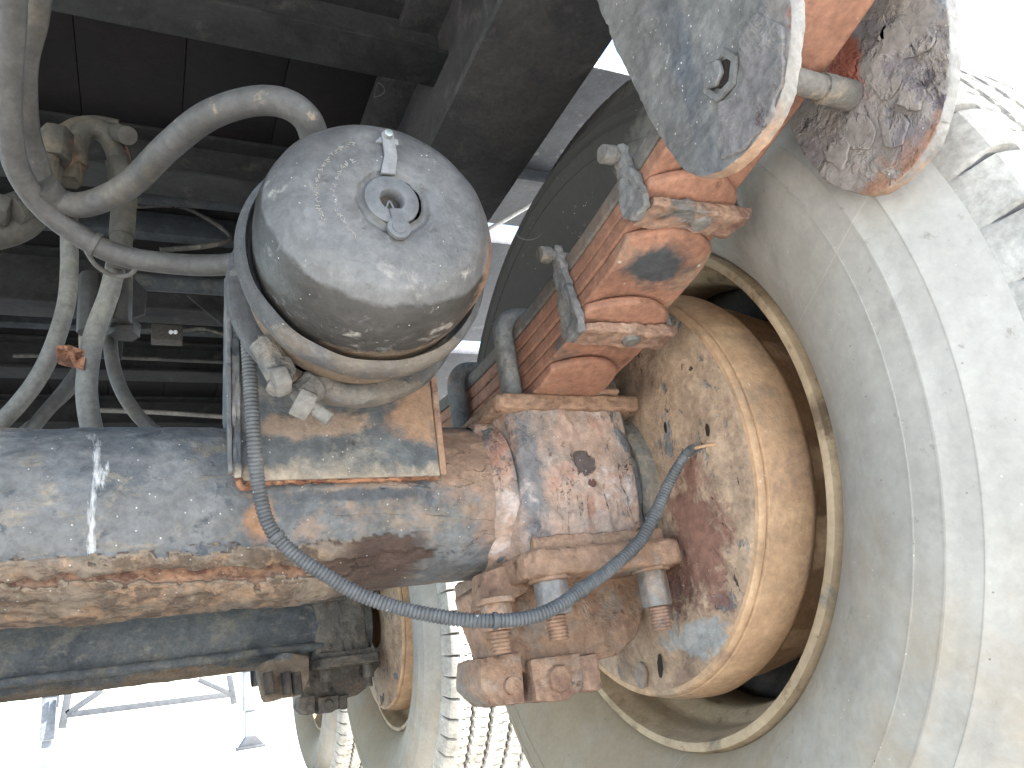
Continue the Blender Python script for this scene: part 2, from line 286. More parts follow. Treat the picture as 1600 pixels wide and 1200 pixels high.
def resample(P, step):
    out = [P[0].copy()]; acc = 0
    for a, b in zip(P, P[1:]):
        d = (b - a).length; 
        while acc + d >= step:
            t = (step - acc) / d; a = a.lerp(b, t); out.append(a.copy()); d = (b - a).length; acc = 0
            if d < 1e-9: break
        acc += d
    return out
def tube(name, P, r, mat, parent=None, seg=14, n=12, rad=None, flat=None, smooth_path=True, cap=True):
    path = catmull(P, n) if smooth_path else [Vector(p) for p in P]
    vs = []; fs = []
    t0 = (path[1] - path[0]).normalized(); up = Vector((0, 0, 1)) if abs(t0.z) < .9 else Vector((1, 0, 0))
    nrm = (up - t0 * up.dot(t0)).normalized()
    m = len(path)
    for i, p in enumerate(path):
        t = (path[min(i + 1, m - 1)] - path[max(i - 1, 0)]).normalized()
        nrm = (nrm - t * nrm.dot(t)).normalized(); bi = t.cross(nrm)
        rr = rad(i / (m - 1), i) if rad else r
        for k in range(seg):
            a = 2 * PI * k / seg; vs.append(p + nrm * (rr * math.cos(a)) + bi * (rr * math.sin(a) * (flat or 1)))
    for i in range(m - 1):
        for k in range(seg):
            k2 = (k + 1) % seg; fs.append((i * seg + k, i * seg + k2, (i + 1) * seg + k2, (i + 1) * seg + k))
    if cap: fs.append(tuple(range(seg))[::-1]); fs.append(tuple((m - 1) * seg + k for k in range(seg)))
    return mesh_obj(name, vs, fs, mat, parent, sharp=60)
def box(name, lo, hi, mat, parent=None, bevel=.002, seg=2, amp=0, size=.02, sub=0, rz=None, cuts=None):
    x0, y0, z0 = lo; x1, y1, z1 = hi
    bm = bmesh.new(); bmesh.ops.create_cube(bm, size=1)
    for v in bm.verts: v.co = Vector(((x0 + x1) / 2 + v.co.x * (x1 - x0), (y0 + y1) / 2 + v.co.y * (y1 - y0), (z0 + z1) / 2 + v.co.z * (z1 - z0)))
    return fin(name, bm, mat, parent, bevel, seg, amp, size, sub)
def fin(name, bm, mat, parent, bevel=0, seg=2, amp=0, size=.02, sub=0, maxedge=None):
    bmesh.ops.recalc_face_normals(bm, faces=bm.faces)
    if bevel: bmesh.ops.bevel(bm, geom=bm.edges[:], offset=bevel, segments=seg, affect='EDGES', clamp_overlap=True, profile=.6)
    if maxedge:
        bmesh.ops.triangulate(bm, faces=bm.faces)
        for _ in range(7):
            es = [e for e in bm.edges if e.calc_length() > maxedge]
            if not es: break
            bmesh.ops.subdivide_edges(bm, edges=es, cuts=1); bmesh.ops.triangulate(bm, faces=[f for f in bm.faces if len(f.verts) > 3])
    if maxedge and amp:
        bm.normal_update()
        for v in bm.verts:
            q = v.co / size
            v.co += v.normal * amp * (noise.noise(q) + .5 * noise.noise(q * 2.3 + Vector((3, 1, 7))) + .3 * noise.noise(q * 5.1))
        amp = 0
    off = parent_offset(parent)
    for v in bm.verts: v.co -= off
    me = bpy.data.meshes.new(name); bm.to_mesh(me); bm.free()
    me.materials.append(M[mat]); me.polygons.foreach_set('use_smooth', [True] * len(me.polygons))
    try: me.set_sharp_from_angle(angle=R(42))
    except Exception: pass
    o = bpy.data.objects.new(name, me); col.objects.link(o)
    if parent: o.parent = parent
    if amp: rough(o, amp, size, sub)
    return o
def prism(name, pts, axis, a, b, mat, parent=None, bevel=.002, seg=2, amp=0, size=.02, maxedge=None, cap=None):
    """pts: outline in the plane across `axis`, extruded from a to b"""
    bm = bmesh.new(); n = len(pts)
    def P(p, q):
        return {'X': (q, p[0], p[1]), 'Y': (p[0], q, p[1]), 'Z': (p[0], p[1], q)}[axis]
    A = [bm.verts.new(P(p, a)) for p in pts]; B = [bm.verts.new(P(p, b)) for p in pts]
    bm.faces.new(A); bm.faces.new(B[::-1])
    for i in range(n): bm.faces.new((A[i], B[i], B[(i + 1) % n], A[(i + 1) % n]))
    return fin(name, bm, mat, parent, bevel, seg, amp, size, 0, maxedge)
def bar(name, a, b, w, h, mat, parent=None, bevel=.001, upv=(0, 0, 1), amp=0, size=.02, maxedge=None):
    a = Vector(a); b = Vector(b); t = (b - a); Ln = t.length; t.normalize(); u = Vector(upv); u = (u - t * u.dot(t)).normalized(); s = t.cross(u)
    bm = bmesh.new(); bmesh.ops.create_cube(bm, size=1); mid = (a + b) / 2
    for v in bm.verts: v.co = mid + t * (v.co.x * Ln) + s * (v.co.y * w) + u * (v.co.z * h)
    return fin(name, bm, mat, parent, bevel, 2, amp, size, 0, maxedge)
def cyl(name, a, b, r, mat, parent=None, seg=24, r2=None, bevel=.0008, amp=0, size=.01):
    a = Vector(a); b = Vector(b); t = (b - a); Ln = t.length
    bm = bmesh.new(); bmesh.ops.create_cone(bm, cap_ends=True, segments=seg, radius1=r, radius2=r if r2 is None else r2, depth=Ln)
    q = t.to_track_quat('Z', 'Y').to_matrix().to_4x4(); mt = Matrix.Translation((a + b) / 2) @ q
    bmesh.ops.transform(bm, matrix=mt, verts=bm.verts)
    return fin(name, bm, mat, parent, bevel, 2 if seg > 8 else 1, amp, size, 2 if amp else 0)
def hexnut(name, a, b, r, mat, parent=None): return cyl(name, a, b, r, mat, parent, seg=6, bevel=r * .08)
def stud(name, a, b, r, mat, parent, pitch=.003):
    """threaded rod end"""
    a = Vector(a); b = Vector(b); Ln = (b - a).length; n = max(6, int(Ln / pitch) * 2)
    P = [a.lerp(b, i / n) for i in range(n + 1)]
    return tube(name, P, r, mat, parent, seg=14, rad=lambda t, i: r * (1 if i % 2 else .88), smooth_path=False)

# ---------------------------------------------------------------- ground
g = mesh_obj('ground', [(-900, -900, GZ), (900, -900, GZ), (900, 900, GZ), (-900, 900, GZ)], [(0, 1, 2, 3)], 'ground', smooth=False)
tag(g, kind='structure', label='pale sunlit concrete yard under and beyond the trailer')

# ---------------------------------------------------------------- trailer underbody: floor, rails, crossmembers
FZ = 0.95
XE = 1.12
body = thing('trailer_floor', 'dark underside of the trailer floor above all the running gear', 'trailer floor', (0, 0, FZ))
nb = 0
gapsY = [(1.325, 1.40), (1.93, 2.02)]
box('joint_backing', (-1.9, -.45, FZ + .031), (.60, 7, FZ + .04), 'floor', body, bevel=0)  # added sheet above the boards, closes their joints against the sky
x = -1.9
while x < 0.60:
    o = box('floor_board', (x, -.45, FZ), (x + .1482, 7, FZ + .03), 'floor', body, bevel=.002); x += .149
y = -.45
box('side_board', (.602, 0.84, FZ + .002), (XE, 1.325, FZ + .028), 'panel', body)
box('side_board', (.602, 1.40, FZ + .002), (XE, 1.93, FZ + .028), 'panel', body)
box('side_board', (.602, 2.02, FZ + .002), (XE, 7, FZ + .028), 'panel', body)
box('side_board', (.602, -.45, FZ + .002), (XE, 0.745, FZ + .028), 'panel', body)
box('side_rail', (XE + .002, -.45, FZ - .03), (XE + .05, 7, FZ + .12), 'panel', body)
for yy in (1.12,):   # stiffeners on the side panels
    box('stiffener', (.64, yy, FZ - .03), (XE, yy + .02, FZ - .001), 'panel', body)
def ibeam(name, label, y, z0, z1, x0, x1, group):
    t = thing(name, label, 'crossmember', (x0, y, z0), group)
    box('lower_flange', (x0, y - .035, z0), (x1, y + .035, z0 + .007), 'crossm', t, bevel=.001)
    box('web', (x0, y - .004, z0 + .007), (x1, y + .004, z1 - .007), 'crossm', t, bevel=0)
    box('upper_flange', (x0, y - .035, z1 - .007), (x1, y + .035, z1), 'crossm', t, bevel=.001)
    return t
cl = ['nearest dark crossmember crossing the top left corner behind the hoses', 'dark crossmember right behind the looped air hose', 'dark crossmember behind the brake chamber and lower hoses', 'dark crossmember behind the four hanging hoses', 'farthest dark crossmember just above the axle tube']
for i, yy in enumerate((.83, 1.20, 1.62, 2.05, 2.45)):
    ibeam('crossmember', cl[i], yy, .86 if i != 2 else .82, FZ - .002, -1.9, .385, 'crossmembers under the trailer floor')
for s, lab in ((1, 'chassis rail above the spring with dusty dark bottom flange'),):
    rail = thing('chassis_rail', lab, 'chassis rail', (.39, -.4, .65))
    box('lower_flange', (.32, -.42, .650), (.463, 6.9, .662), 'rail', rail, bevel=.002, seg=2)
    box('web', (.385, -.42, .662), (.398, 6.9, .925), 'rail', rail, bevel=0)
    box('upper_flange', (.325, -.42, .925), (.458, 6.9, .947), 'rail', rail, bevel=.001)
    for yy in (.56, 1.3, 2.0): box('stiffener', (.325, yy, .664), (.3845, yy + .008, .924), 'rail', rail, bevel=.001)
    bar('weld_bead', (.3245, -.3, .6635), (.3245, 1.2, .6635), .004, .004, 'mudgrey', rail, amp=.0015, size=.01, maxedge=.01)
# seam of light beyond the rail, built as a pale rod
rd = cyl('light_seam', onZ(757, 362, .80), onZ(862, 301, .86), .0045, 'whiterod', seg=14)
tag(rd, 'thin seam of light built as a pale rod between chassis rail and tyre', 'rod')
# braces and odd plates high in the dark
for (a, b, yv, w_, lab) in (((300, 455), (372, 515), 1.5, .03, 'dark slanting brace right of the hanging hoses'), ((0, 470), (90, 425), 1.7, .04, 'dark slanting brace at the left picture edge')):
    t = bar('brace', onY(*a, yv), onY(*b, yv), w_, .006, 'crossm', upv=(0, 1, 0)); tag(t, lab, 'brace')
pl = box('rear_panel', (-1.4, 2.62, .70), (.3, 2.63, FZ - .02), 'crossm'); tag(pl, 'dark upright panel far behind the hanging hoses', 'panel')
# dim clutter between the crossmembers: pipes, straps, junction box
def pipe(pts, r, m, lab, nm='pipe', cat='pipe'):
    o = tube(nm, [onY(*p) for p in pts], r, m, None, seg=12, n=8); return tag(o, lab, cat)
pipe([(60, 245, 1.35), (200, 262, 1.35), (330, 278, 1.35), (470, 300, 1.36)], .012, 'hose_dark', 'dim pipe running level behind the looped air hose')
pipe([(200, 300, 1.30), (320, 310, 1.30), (460, 326, 1.30)], .020, 'axle_dim', 'wide greenish dim pipe left of the brake chamber')
pipe([(205, 352, 1.45), (300, 360, 1.45), (400, 372, 1.45)], .007, 'hose_dark', 'thin dim pipe just above the lower thick hose')
pipe([(210, 440, 1.40), (300, 446, 1.40), (380, 452, 1.40)], .016, 'axle_dim', 'dim pipe right of the hanging hoses below the thick hose')
pipe([(20, 556, 1.9), (120, 556, 1.9), (360, 566, 1.9)], .005, 'hose_dark', 'thin dim line crossing behind the rusty hose clip')
pipe([(120, 640, 2.0), (240, 644, 2.0), (360, 652, 2.0)], .006, 'hose_light', 'pale thin pipe just above the front axle')
pipe([(60, 60, 1.2), (62, 100, 1.2), (70, 150, 1.2), (110, 172, 1.2)], .008, 'hose_dark', 'dim wire loom dropping right of the top left hoses')
pipe([(104, 40, 1.25), (100, 80, 1.25), (112, 120, 1.25)], .006, 'hose_dark', 'short dim wire above the relay valve')
jb = thing('junction_box', 'dim junction box high between the looped hose and crossmember', 'junction box', onY(230, 205, 1.4))
box('body', tuple(onY(205, 225, 1.4)), tuple(onY(262, 190, 1.4) + Vector((0, .05, 0))), 'crossm', jb, bevel=.004)
box('lid', tuple(onY(209, 222, 1.396)), tuple(onY(258, 193, 1.396) + Vector((0, .0038, 0))), 'axle_dim', jb, bevel=.001)
vb = thing('hose_bracket', 'dark upright bracket carrying hoses behind the rusty clip', 'bracket', onY(160, 470, 1.1))
prism('plate', [(lambda p: (p.x, p.z))(onY(px, py, 1.1)) for px, py in ((132, 420), (200, 425), (230, 455), (226, 490), (196, 500), (190, 560), (140, 556), (128, 470))], 'Y', 1.10, 1.108, 'crossm', vb, bevel=.001)
cyl('coupling', onY(186, 430, 1.0), onY(184, 505, 1.0), .017, 'hose_dark', vb, seg=8)
cyl('coupling', onY(142, 430, 1.0), onY(138, 520, 1.0), .014, 'hose_dark', vb, seg=8)
cyl('nut', onY(196, 505, 1.02), onY(194, 525, 1.02), .019, 'hose_dark', vb, seg=6)
for k, (xa, xb, yy) in enumerate(((-.9, -.2, 1.0), (-.3, .2, 1.42), (-.6, .3, 1.85))):
    t = box('underfloor_angle', (xa, yy, .90), (xb, yy + .03, FZ - .002), 'axle_dim', bevel=.001)
    tag(t, ['dim angle iron at the far upper left under the floor', 'dim angle iron above the lower thick hose', 'dim angle iron behind the hanging hoses'][k], 'angle iron')

# ---------------------------------------------------------------- front axle
AY, AZ, AR = .727, .1725, .0768
def axle_mesh(name, x0, x1, parent, step=.0022, seg=200, far=False, cy=AY, cz=AZ, mat='axle'):
    nx = int((x1 - x0) / step); vs = []; fs = []; cr = []; rr_ = []; ed = []
    for i in range(nx + 1):
        x = x0 + (x1 - x0) * i / nx
        for k in range(seg):
            a = 2 * PI * k / seg            # 0 = front (-Y), increasing downwards
            d = math.degrees(a); d = d - 360 if d > 180 else d
            q = Vector((x * 9, math.cos(a) * 1.4, math.sin(a) * 1.4))
            n1 = noise.noise(q); n2 = noise.noise(q * 2.6 + Vector((5, 2, 1))); n3 = noise.noise(q * 7 + Vector((1, 9, 4))); n4 = noise.noise(q * 20)
            fade = 1 if x < .12 else max(0, 1 - (x - .12) / .14)
            top = 33 + 9 * noise.noise(Vector((x * 7, 3, 1))) + 5 * n3 + 3 * n4     # where the scale begins
            s = min(1, max(0, (d - top) / 2.2)) * (1 if d < 120 else 0) * fade
            # red bare band between two crusts
            c0 = 44 + 7 * noise.noise(Vector((x * 5 + 3, 8, 1))) + 4 * n3; c1 = c0 + 3 + 20 * math.exp(-((x - .10) / .10) ** 2) + 14 * noise.noise(Vector((x * 4.5, 1, 7))) + 4 * n4 + 3 * n3
            rb = s * min(1, max(0, (d - c0) / 1.5)) * min(1, max(0, (c1 - d) / 1.5))
            r = AR + .0006 * n1 + .0005 * n2 + .0004 * n3
            patch = 1 / (1 + math.exp(-(n2 + .4 * n3 - .12) * 40))
            r += .0010 * patch
            r += s * (.0036 + .0050 * (n1 + .4) + .0015 * n3 + .0010 * n4) - rb * (.0052 + .001 * n4)
            cr.append(s * (1 - rb)); rr_.append(rb); ed.append(min(1, 4 * s * (1 - s) + 3 * rb * (1 - rb)))
            vs.append((x, cy - r * math.cos(a), cz - r * math.sin(a)))
    for i in range(nx):
        for k in range(seg):
            k2 = (k + 1) % seg; fs.append((i * seg + k, (i + 1) * seg + k, (i + 1) * seg + k2, i * seg + k2))
    o = mesh_obj(name, vs, fs, mat, parent)
    for nm, arr in (('crust', cr), ('redrust', rr_), ('edge', ed)):
        at = o.data.attributes.new(nm, 'FLOAT', 'POINT'); at.data.foreach_set('value', arr)
    return o
axle = thing('trailer_axle', 'thick front axle tube with flaking blue grey paint and rust scale underneath', 'axle', (.0, AY, AZ - AR), 'trailer axles')
axle_mesh('axle_tube', -.42, .47, axle)
lathe('weld_collar', [(.296, AR - .001), (.299, AR + .0025), (.305, AR + .0040), (.312, AR + .0065), (.318, AR + .0075), (.322, AR)], (0, AY, AZ), 'X', 'saddle', axle, seg=160, wob=.004)
lathe('tube_end', [(-1.5, AR), (0, AR)], (-.42, AY, AZ), 'X', 'axle', axle, seg=48)
# weld collar and spider between saddle and drum
lathe('spider', [(.0, .04), (0, .082), (.006, .088), (.022, .088), (.028, .082), (.028, .04)], (.462, AY, AZ + .004), 'X', 'mudgrey', axle, seg=48)
# chamber bracket welded on the tube
brk = box('chamber_bracket', (.069, .6385, .178), (.240, .647, .42), 'bracket', axle, bevel=.001, seg=2)
sv = [(.6385, .176), (.6385, .418), (.70, .418), (.73, .26), (.70, .235), (.664, .214), (.655, .176)]
def jag(pts, n, amp, sd=0):
    out = []
    for i in range(len(pts)):
        a = Vector(pts[i]); b = Vector(pts[(i + 1) % len(pts)])
        m = max(1, int((b - a).length / n))
        for k in range(m):
            p = a.lerp(b, k / m); j = noise.noise(Vector((p.x * 90 + sd, p.y * 90, sd))) * amp if k else 0
            out.append((p.x + j, p.y + j))
    return out
prism('bracket_side', jag([(.6300, .178), (.6310, .365), (.70, .40), (.73, .26), (.655, .19)], .004, .003), 'X', .0625, .0685, 'bracket', axle, bevel=.0008, seg=1)
prism('bracket_side', jag([(.637, .178), (.637, .418), (.70, .40), (.73, .26), (.655, .19)], .004, .001), 'X', .2405, .2465, 'cast', axle, bevel=.0008, seg=1)
for k, (dx, dy) in enumerate(((.0, 0), (.004, .003))):     # loosened rust layers on the left bracket side
    prism('rust_layer', jag([(.6270 + dy, .182), (.628 + dy, .345 - .05 * k), (.637 + dy, .345 - .05 * k), (.636 + dy, .182)], .003, .004, k * 5), 'X', .0575 + dx, .0610 + dx, 'bracket' if k else 'axle', axle, bevel=.0005, seg=1)
# orange weld seam
seam = [(.073 + .166 * i / 60, .6435 + .0015 * noise.noise(Vector((i * .5, 1, 1))), .1775 + .0016 * noise.noise(Vector((i * .35, 5, 1)))) for i in range(61)]
tube('weld_seam', seam, .0028, 'rustedge', axle, seg=8, rad=lambda t, i: .0024 + .0012 * noise.noise(Vector((i * .6, 0, 3))), smooth_path=False)
tube('weld_seam', [(.066, .640, .215), (.066, .637, .19), (.068, .638, .174), (.076, .643, .1735)], .003, 'rustedge', axle, seg=8)

# ---------------------------------------------------------------- spring saddle and clamp plates
def sat_pts(pts, n): return pts
sad = thing('axle_saddle', 'rusty saddle clamped round the axle under the leaf spring', 'axle saddle', (.39, AY, .09), 'axle saddles')
def saddle_block(par):
    # tapered block around the tube; front face bulges forward
    bm = bmesh.new(); nx, nz = 60, 64
    grid = []
    for j in range(nz + 1):
        z = .098 + (.252 - .098) * j / nz
        row = []
        for i in range(nx + 1):
            u = i / nx; xl = .3175 + .004 * math.sin(z * 40); xr = .449 + .006 * ((z - .1) / .15)
            x = xl + (xr - xl) * u
            b = 1 - abs(2 * u - 1) ** 5
            zz = (z - AZ) / (AR + .003)
            yf = AY - (AR + .010) * math.sqrt(max(0.30, 1 - .10 * zz * zz)) 
            q = Vector((x * 24, z * 16, 1)); n1 = noise.noise(q); n2 = noise.noise(q * 2.7); n3 = noise.noise(q * 7)
            paint = 1 / (1 + math.exp(-(n1 + .5 * n2 - .05) * 35))
            yf -= .004 * b + .0022 * paint + .0016 * n2 + .0008 * n3
            edge = min(u, 1 - u)
            if edge < .04: yf += .005 * (1 - edge / .04) ** 2
            row.append(bm.verts.new((x, yf, z)))
        grid.append(row)
    for j in range(nz):
        for i in range(nx): bm.faces.new((grid[j][i], grid[j][i+1], grid[j+1][i+1], grid[j+1][i]))
    # sides and back
    L_ = [g_[0] for g_ in grid]; R_ = [g_[-1] for g_ in grid]
    Lb = [bm.verts.new((v.co.x, .80, v.co.z)) for v in L_]; Rb = [bm.verts.new((v.co.x, .80, v.co.z)) for v in R_]
    for j in range(nz):
        bm.faces.new((L_[j], L_[j+1], Lb[j+1], Lb[j])); bm.faces.new((R_[j+1], R_[j], Rb[j], Rb[j+1])); bm.faces.new((Lb[j], Lb[j+1], Rb[j+1], Rb[j]))
    bmesh.ops.recalc_face_normals(bm, faces=bm.faces)
    return fin('saddle_block', bm, 'saddle', par)
saddle_block(sad)
ME = .006
prism('upper_plate', [(.306, .632), (.470, .632), (.474, .65), (.470, .82), (.306, .82), (.302, .65)], 'Z', .242, .2585, 'cast', sad, bevel=.005, seg=3, amp=.0016, size=.012, maxedge=ME)
prism('lower_plate', [(.308, .640), (.318, .622), (.47, .618), (.480, .630), (.480, .82), (.308, .82)], 'Z', .079, .1035, 'cast', sad, bevel=.006, seg=3, amp=.0016, size=.014, maxedge=ME)
prism('lower_rib', [(.32, .632), (.462, .628), (.462, .80), (.32, .80)], 'Z', .1005, .116, 'cast', sad, bevel=.004, seg=2, amp=.002, size=.01, maxedge=ME)
for (xx, yy, zt, gr, ln, m1, m2) in ((.338, .645, .079, .0165, .033, 'nutgrey', 'cast'), (.449, .643, .079, .0150, .036, 'nutgrey', 'clip_tan'), (.338, .79, .062, .0165, .026, 'cast', 'cast'), (.449, .79, .062, .0165, .026, 'cast', 'cast')):
    hexnut('nut', (xx, yy, zt + .002), (xx, yy, zt - ln), gr, m1, sad)
    stud('stud', (xx, yy, zt - ln), (xx, yy, zt - ln - .022), .0098, m2, sad)
    cyl('washer', (xx, yy, zt + .001), (xx, yy, zt - .003), gr + .004, 'cast', sad, seg=20)
def ubolt(par, yy, m):
    r = .0105; X0, X1, zt = .3335, .4485, .351
    P = [(X0, yy, .09), (X0, yy, .2), (X0, yy, .30), (X0, yy, zt - .018), (X0 + .005, yy, zt - .004), (X0 + .018, yy, zt + .003), ((X0 + X1) / 2, yy, zt + .003), (X1 - .018, yy, zt + .003), (X1 - .005, yy, zt - .004), (X1, yy, zt - .018), (X1, yy, .30), (X1, yy, .2), (X1, yy, .09)]
    return tube('u_bolt', P, r, m, par, seg=18, n=8, flat=1.15)
ubolt(sad, .6565, 'ubolt'); ubolt(sad, .80, 'ubolt')
# cast lower arm and lug block under the plate
ARM0 = set(bpy.data.objects)
arm = thing('torque_arm_bracket', 'rusty cast bracket hanging under the axle saddle behind the nuts', 'bracket', (.33, .73, -.02), 'cast brackets under the axles')
prism('web', [(.262, .078), (.300, .098), (.36, .092), (.478, .085), (.476, .070), (.452, .042), (.440, .020), (.415, .006), (.37, -.001), (.305, .002), (.276, .014)], 'Y', .700, .745, 'cast', arm, bevel=.0045, seg=3, amp=.0014, size=.016, maxedge=.006)
prism('flange', [(.262, .060), (.268, .094), (.30, .100), (.34, .085), (.30, .068)], 'Y', .672, .705, 'cast', arm, bevel=.003, seg=2, amp=.0012, size=.015, maxedge=.007)
prism('lug', [(.262, .02), (.258, -.005), (.272, -.022), (.300, -.025), (.303, .02)], 'Y', .690, .755, 'cast', arm, bevel=.0025, seg=2, amp=.0012, size=.015, maxedge=.006)
prism('lug', [(.309, .012), (.309, -.024), (.342, -.028), (.360, -.020), (.362, .012)], 'Y', .685, .755, 'cast', arm, bevel=.0025, seg=2, amp=.0012, size=.015, maxedge=.006)
prism('lug', [(.363, .010), (.362, -.022), (.385, -.024), (.386, .010)], 'Y', .690, .75, 'clip_tan', arm, bevel=.004, seg=2, amp=.002, size=.015, maxedge=.006)
cyl('pin', (.288, .69, -.008), (.288, .684, -.008), .008, 'cast', arm)
cyl('boss', (.335, .686, -.008), (.335, .679, -.008), .013, 'cast', arm, r2=.011, amp=.001)

arm.location.x += .017
hexnut('nut', (.289, .664, .064), (.289, .664, .040), .0150, 'cast', sad)
stud('stud', (.289, .664, .040), (.289, .664, .020), .0095, 'cast', sad)
cyl('washer', (.289, .664, .068), (.289, .664, .063), .018, 'cast', sad, seg=20)

# ---------------------------------------------------------------- leaf spring
spg = thing('leaf_spring', 'orange rusty multi-leaf spring rising from the saddle to the hanger', 'leaf spring', (.39, AY, .258), 'leaf springs')
SX0, SX1 = .3455, .4350
def ztop(y): return .3435 + .30 * (y - AY) ** 2
leaves = [(-.02, 1.55, .0155, 'spring_grey'), (.06, 1.45, .0145, 'spring'), (.388, 1.12, .0140, 'spring'), (.432, 1.03, .0135, 'spring_dark'), (.506, .96, .0135, 'spring'), (.585, .88, .0125, 'spring')]
acc = 0
for i, (y0, y1, th, m) in enumerate(leaves):
    bm = bmesh.new(); n = 60; rows = []; nw = 8
    g0 = .0009
    xa, xb = (SX0 + .0007 * (i % 2), SX1 - .0007 * (i % 3))
    if i == 5: xb -= .012
    for k in range(n + 1):
        y = y0 + (y1 - y0) * k / n
        zt = ztop(y) - acc - g0; 
        # leaf ends: rounded in plan, thinned underneath
        e = min(k, n - k) / n * (y1 - y0)
        f = min(1, e / .028) if i > 1 else 1; rowt = []; rowb = []
        thk = th * (0.55 + .45 * f ** .5)
        for j in range(nw + 1):
            u = j / nw; x = xa + (xb - xa) * u
            yy = y
            if i > 1 and e < .03:
                bow = (1 - (2 * u - 1) ** 2) * .020 - .006
                yy = y - (bow if k < n / 2 else -bow) * (1 - e / .03)
            rowt.append(bm.verts.new((x, yy, zt))); rowb.append(bm.verts.new((x, yy, zt - thk - .0006 * noise.noise(Vector((x * 40, yy * 40, i))))))
        rows.append((rowt, rowb))
    for k in range(n):
        (t0, b0), (t1, b1) = rows[k], rows[k + 1]
        for j in range(nw): bm.faces.new((t0[j], t0[j+1], t1[j+1], t1[j])); bm.faces.new((b0[j+1], b0[j], b1[j], b1[j+1]))
        bm.faces.new((t0[0], t1[0], b1[0], b0[0])); bm.faces.new((t1[-1], t0[-1], b0[-1], b1[-1]))
    for (t_, b_) in (rows[0], rows[-1]):
        for j in range(nw): bm.faces.new((t_[j], b_[j], b_[j+1], t_[j+1]))
    bmesh.ops.remove_doubles(bm, verts=bm.verts, dist=1e-6)
    bmesh.ops.recalc_face_normals(bm, faces=bm.faces)
    o = fin('leaf', bm, m, spg)
    md = o.modifiers.new('bevel', 'BEVEL'); md.width = .0022; md.segments = 2; md.limit_method = 'ANGLE'; md.angle_limit = R(50)
    acc += th + .0008
# rebound clips: a strap under the leaf end with arms up both sides and a bolt across
def clip(y, k, par):
    zb = ztop(y) - sum(l[2] + .0008 for l in leaves[:k]) - .001
    zt = ztop(y) + .026
    xl, xr = SX0 - .0045, SX1 + .0045
    c = prism('rebound_clip', [(xl - .004, zb - .004), (xl + .006, zb - .0095), (xr - .006, zb - .0095), (xr + .004, zb - .004), (xr + .004, zt - .02), (xr - .001, zt - .02), (xr - .001, zb + .001), (xr - .008, zb - .0012), (xl + .008, zb - .0012), (xl + .0015, zb + .003), (xl + .0015, zt), (xl - .0045, zt)], 'Y', y - .015, y + .015, 'clip_tan' if k > 3 else 'clip', par, bevel=.0015, seg=2, amp=.0012, size=.01, maxedge=.006)
    return c, zb, zt
for (y, k, s) in ((.410, 3, 0), (.532, 5, 1)):
    # bottom strap
    zb = ztop(y) - sum(l[2] + .0008 for l in leaves[:k]) - .0005
    zt = ztop(y) + (.005 if s else .006)
    th = .008
    st = prism('rebound_clip', [(SX0 + .000, zb), (SX0 - .001, zb - th), (SX1 + .004, zb - th - .001), (SX1 + .009, zb - .002), (SX1 + .008, zb + .004)], 'Y', y - .017, y + .015, 'clip_tan', spg, bevel=.0025, seg=3, amp=.0022, size=.011, maxedge=.004)
    prism('rebound_clip', [(y - .016, zb + .002), (y - .014, zb - .008), (y + .006, zb - .010), (y + .016, zb - .002), (y + .012, zt - .02), (y + .008, zt + .004), (y - .002, zt + .006), (y - .006, zt - .018)], 'X', SX0 - .0085, SX0 - .0008, 'clip', spg, bevel=.0018, seg=2, amp=.0022, size=.011, maxedge=.004)
    prism('rebound_clip', [(y - .013, zb + .002), (y + .015, zb - .002), (y + .011, zt + .004), (y - .009, zt + .004)], 'X', SX1 + .001, SX1 + .007, 'clip', spg, bevel=.0015, seg=2, amp=.001, size=.01, maxedge=.006)
    cyl('clip_bolt', (SX0 - .020, y + .003, zt - .003), (SX1 + .014, y + .003, zt - .003), .0045, 'clip', spg, seg=14, amp=.001)
    o = cyl('bolt_head', (SX0 - .024, y + .003, zt - .003), (SX0 - .013, y + .003, zt - .003), .0078, 'mudgrey', spg, seg=14, amp=.002, size=.006)
    cyl('rivet', (.398, y - .004, zb - .006), (.398, y - .004, zb - .0125), .0095, 'mudgrey', spg, seg=20, r2=.008, bevel=.002, amp=.001)
# centre pad above the saddle
prism('spring_pad', jag([(.345, .628), (.445, .628), (.445, .80), (.345, .80)], .01, .001), 'Z', .2588, .2640, 'cast', spg, bevel=.002, seg=2, amp=.001, size=.01, maxedge=.008)

# ---------------------------------------------------------------- spring hanger: two cheek plates
hg = thing('spring_hanger', 'worn spring hanger with two rounded cheek plates at top right', 'spring hanger', (.39, .25, .28))
def cheek(x, sc, m, me, wid, name, pts, t=.010):
    pts = [onX(px, py, x) for px, py in pts]
    pts = [(p.y, p.z) for p in pts]
    c = catmull([Vector((a, b, 0)) for a, b in pts], 8); out = [(p.x, p.y) for p in c]
    top = [(out[-1][0] - .02, .6495), (out[0][0] + .035, .6495)]
    full = out + top
    o = prism(name, full, 'X', x, x + t, m, hg, bevel=.0032, seg=3, amp=.0016, size=.022, maxedge=.007)
    o.data.materials.append(M[me])
    for p in o.data.polygons:
        if abs(p.normal.x) < .6: p.material_index = 1
    # raised rim flange along the outer edge
    return out
c1 = cheek(.325, 1, 'hanger', 'hanger_edge', .1, 'cheek_plate', [(928, -8), (960, 70), (992, 140), (1020, 195), (1042, 233), (1062, 258), (1084, 272), (1108, 274), (1136, 262), (1170, 232), (1200, 190), (1222, 140), (1233, 75), (1236, 20), (1230, -60)], t=.011)
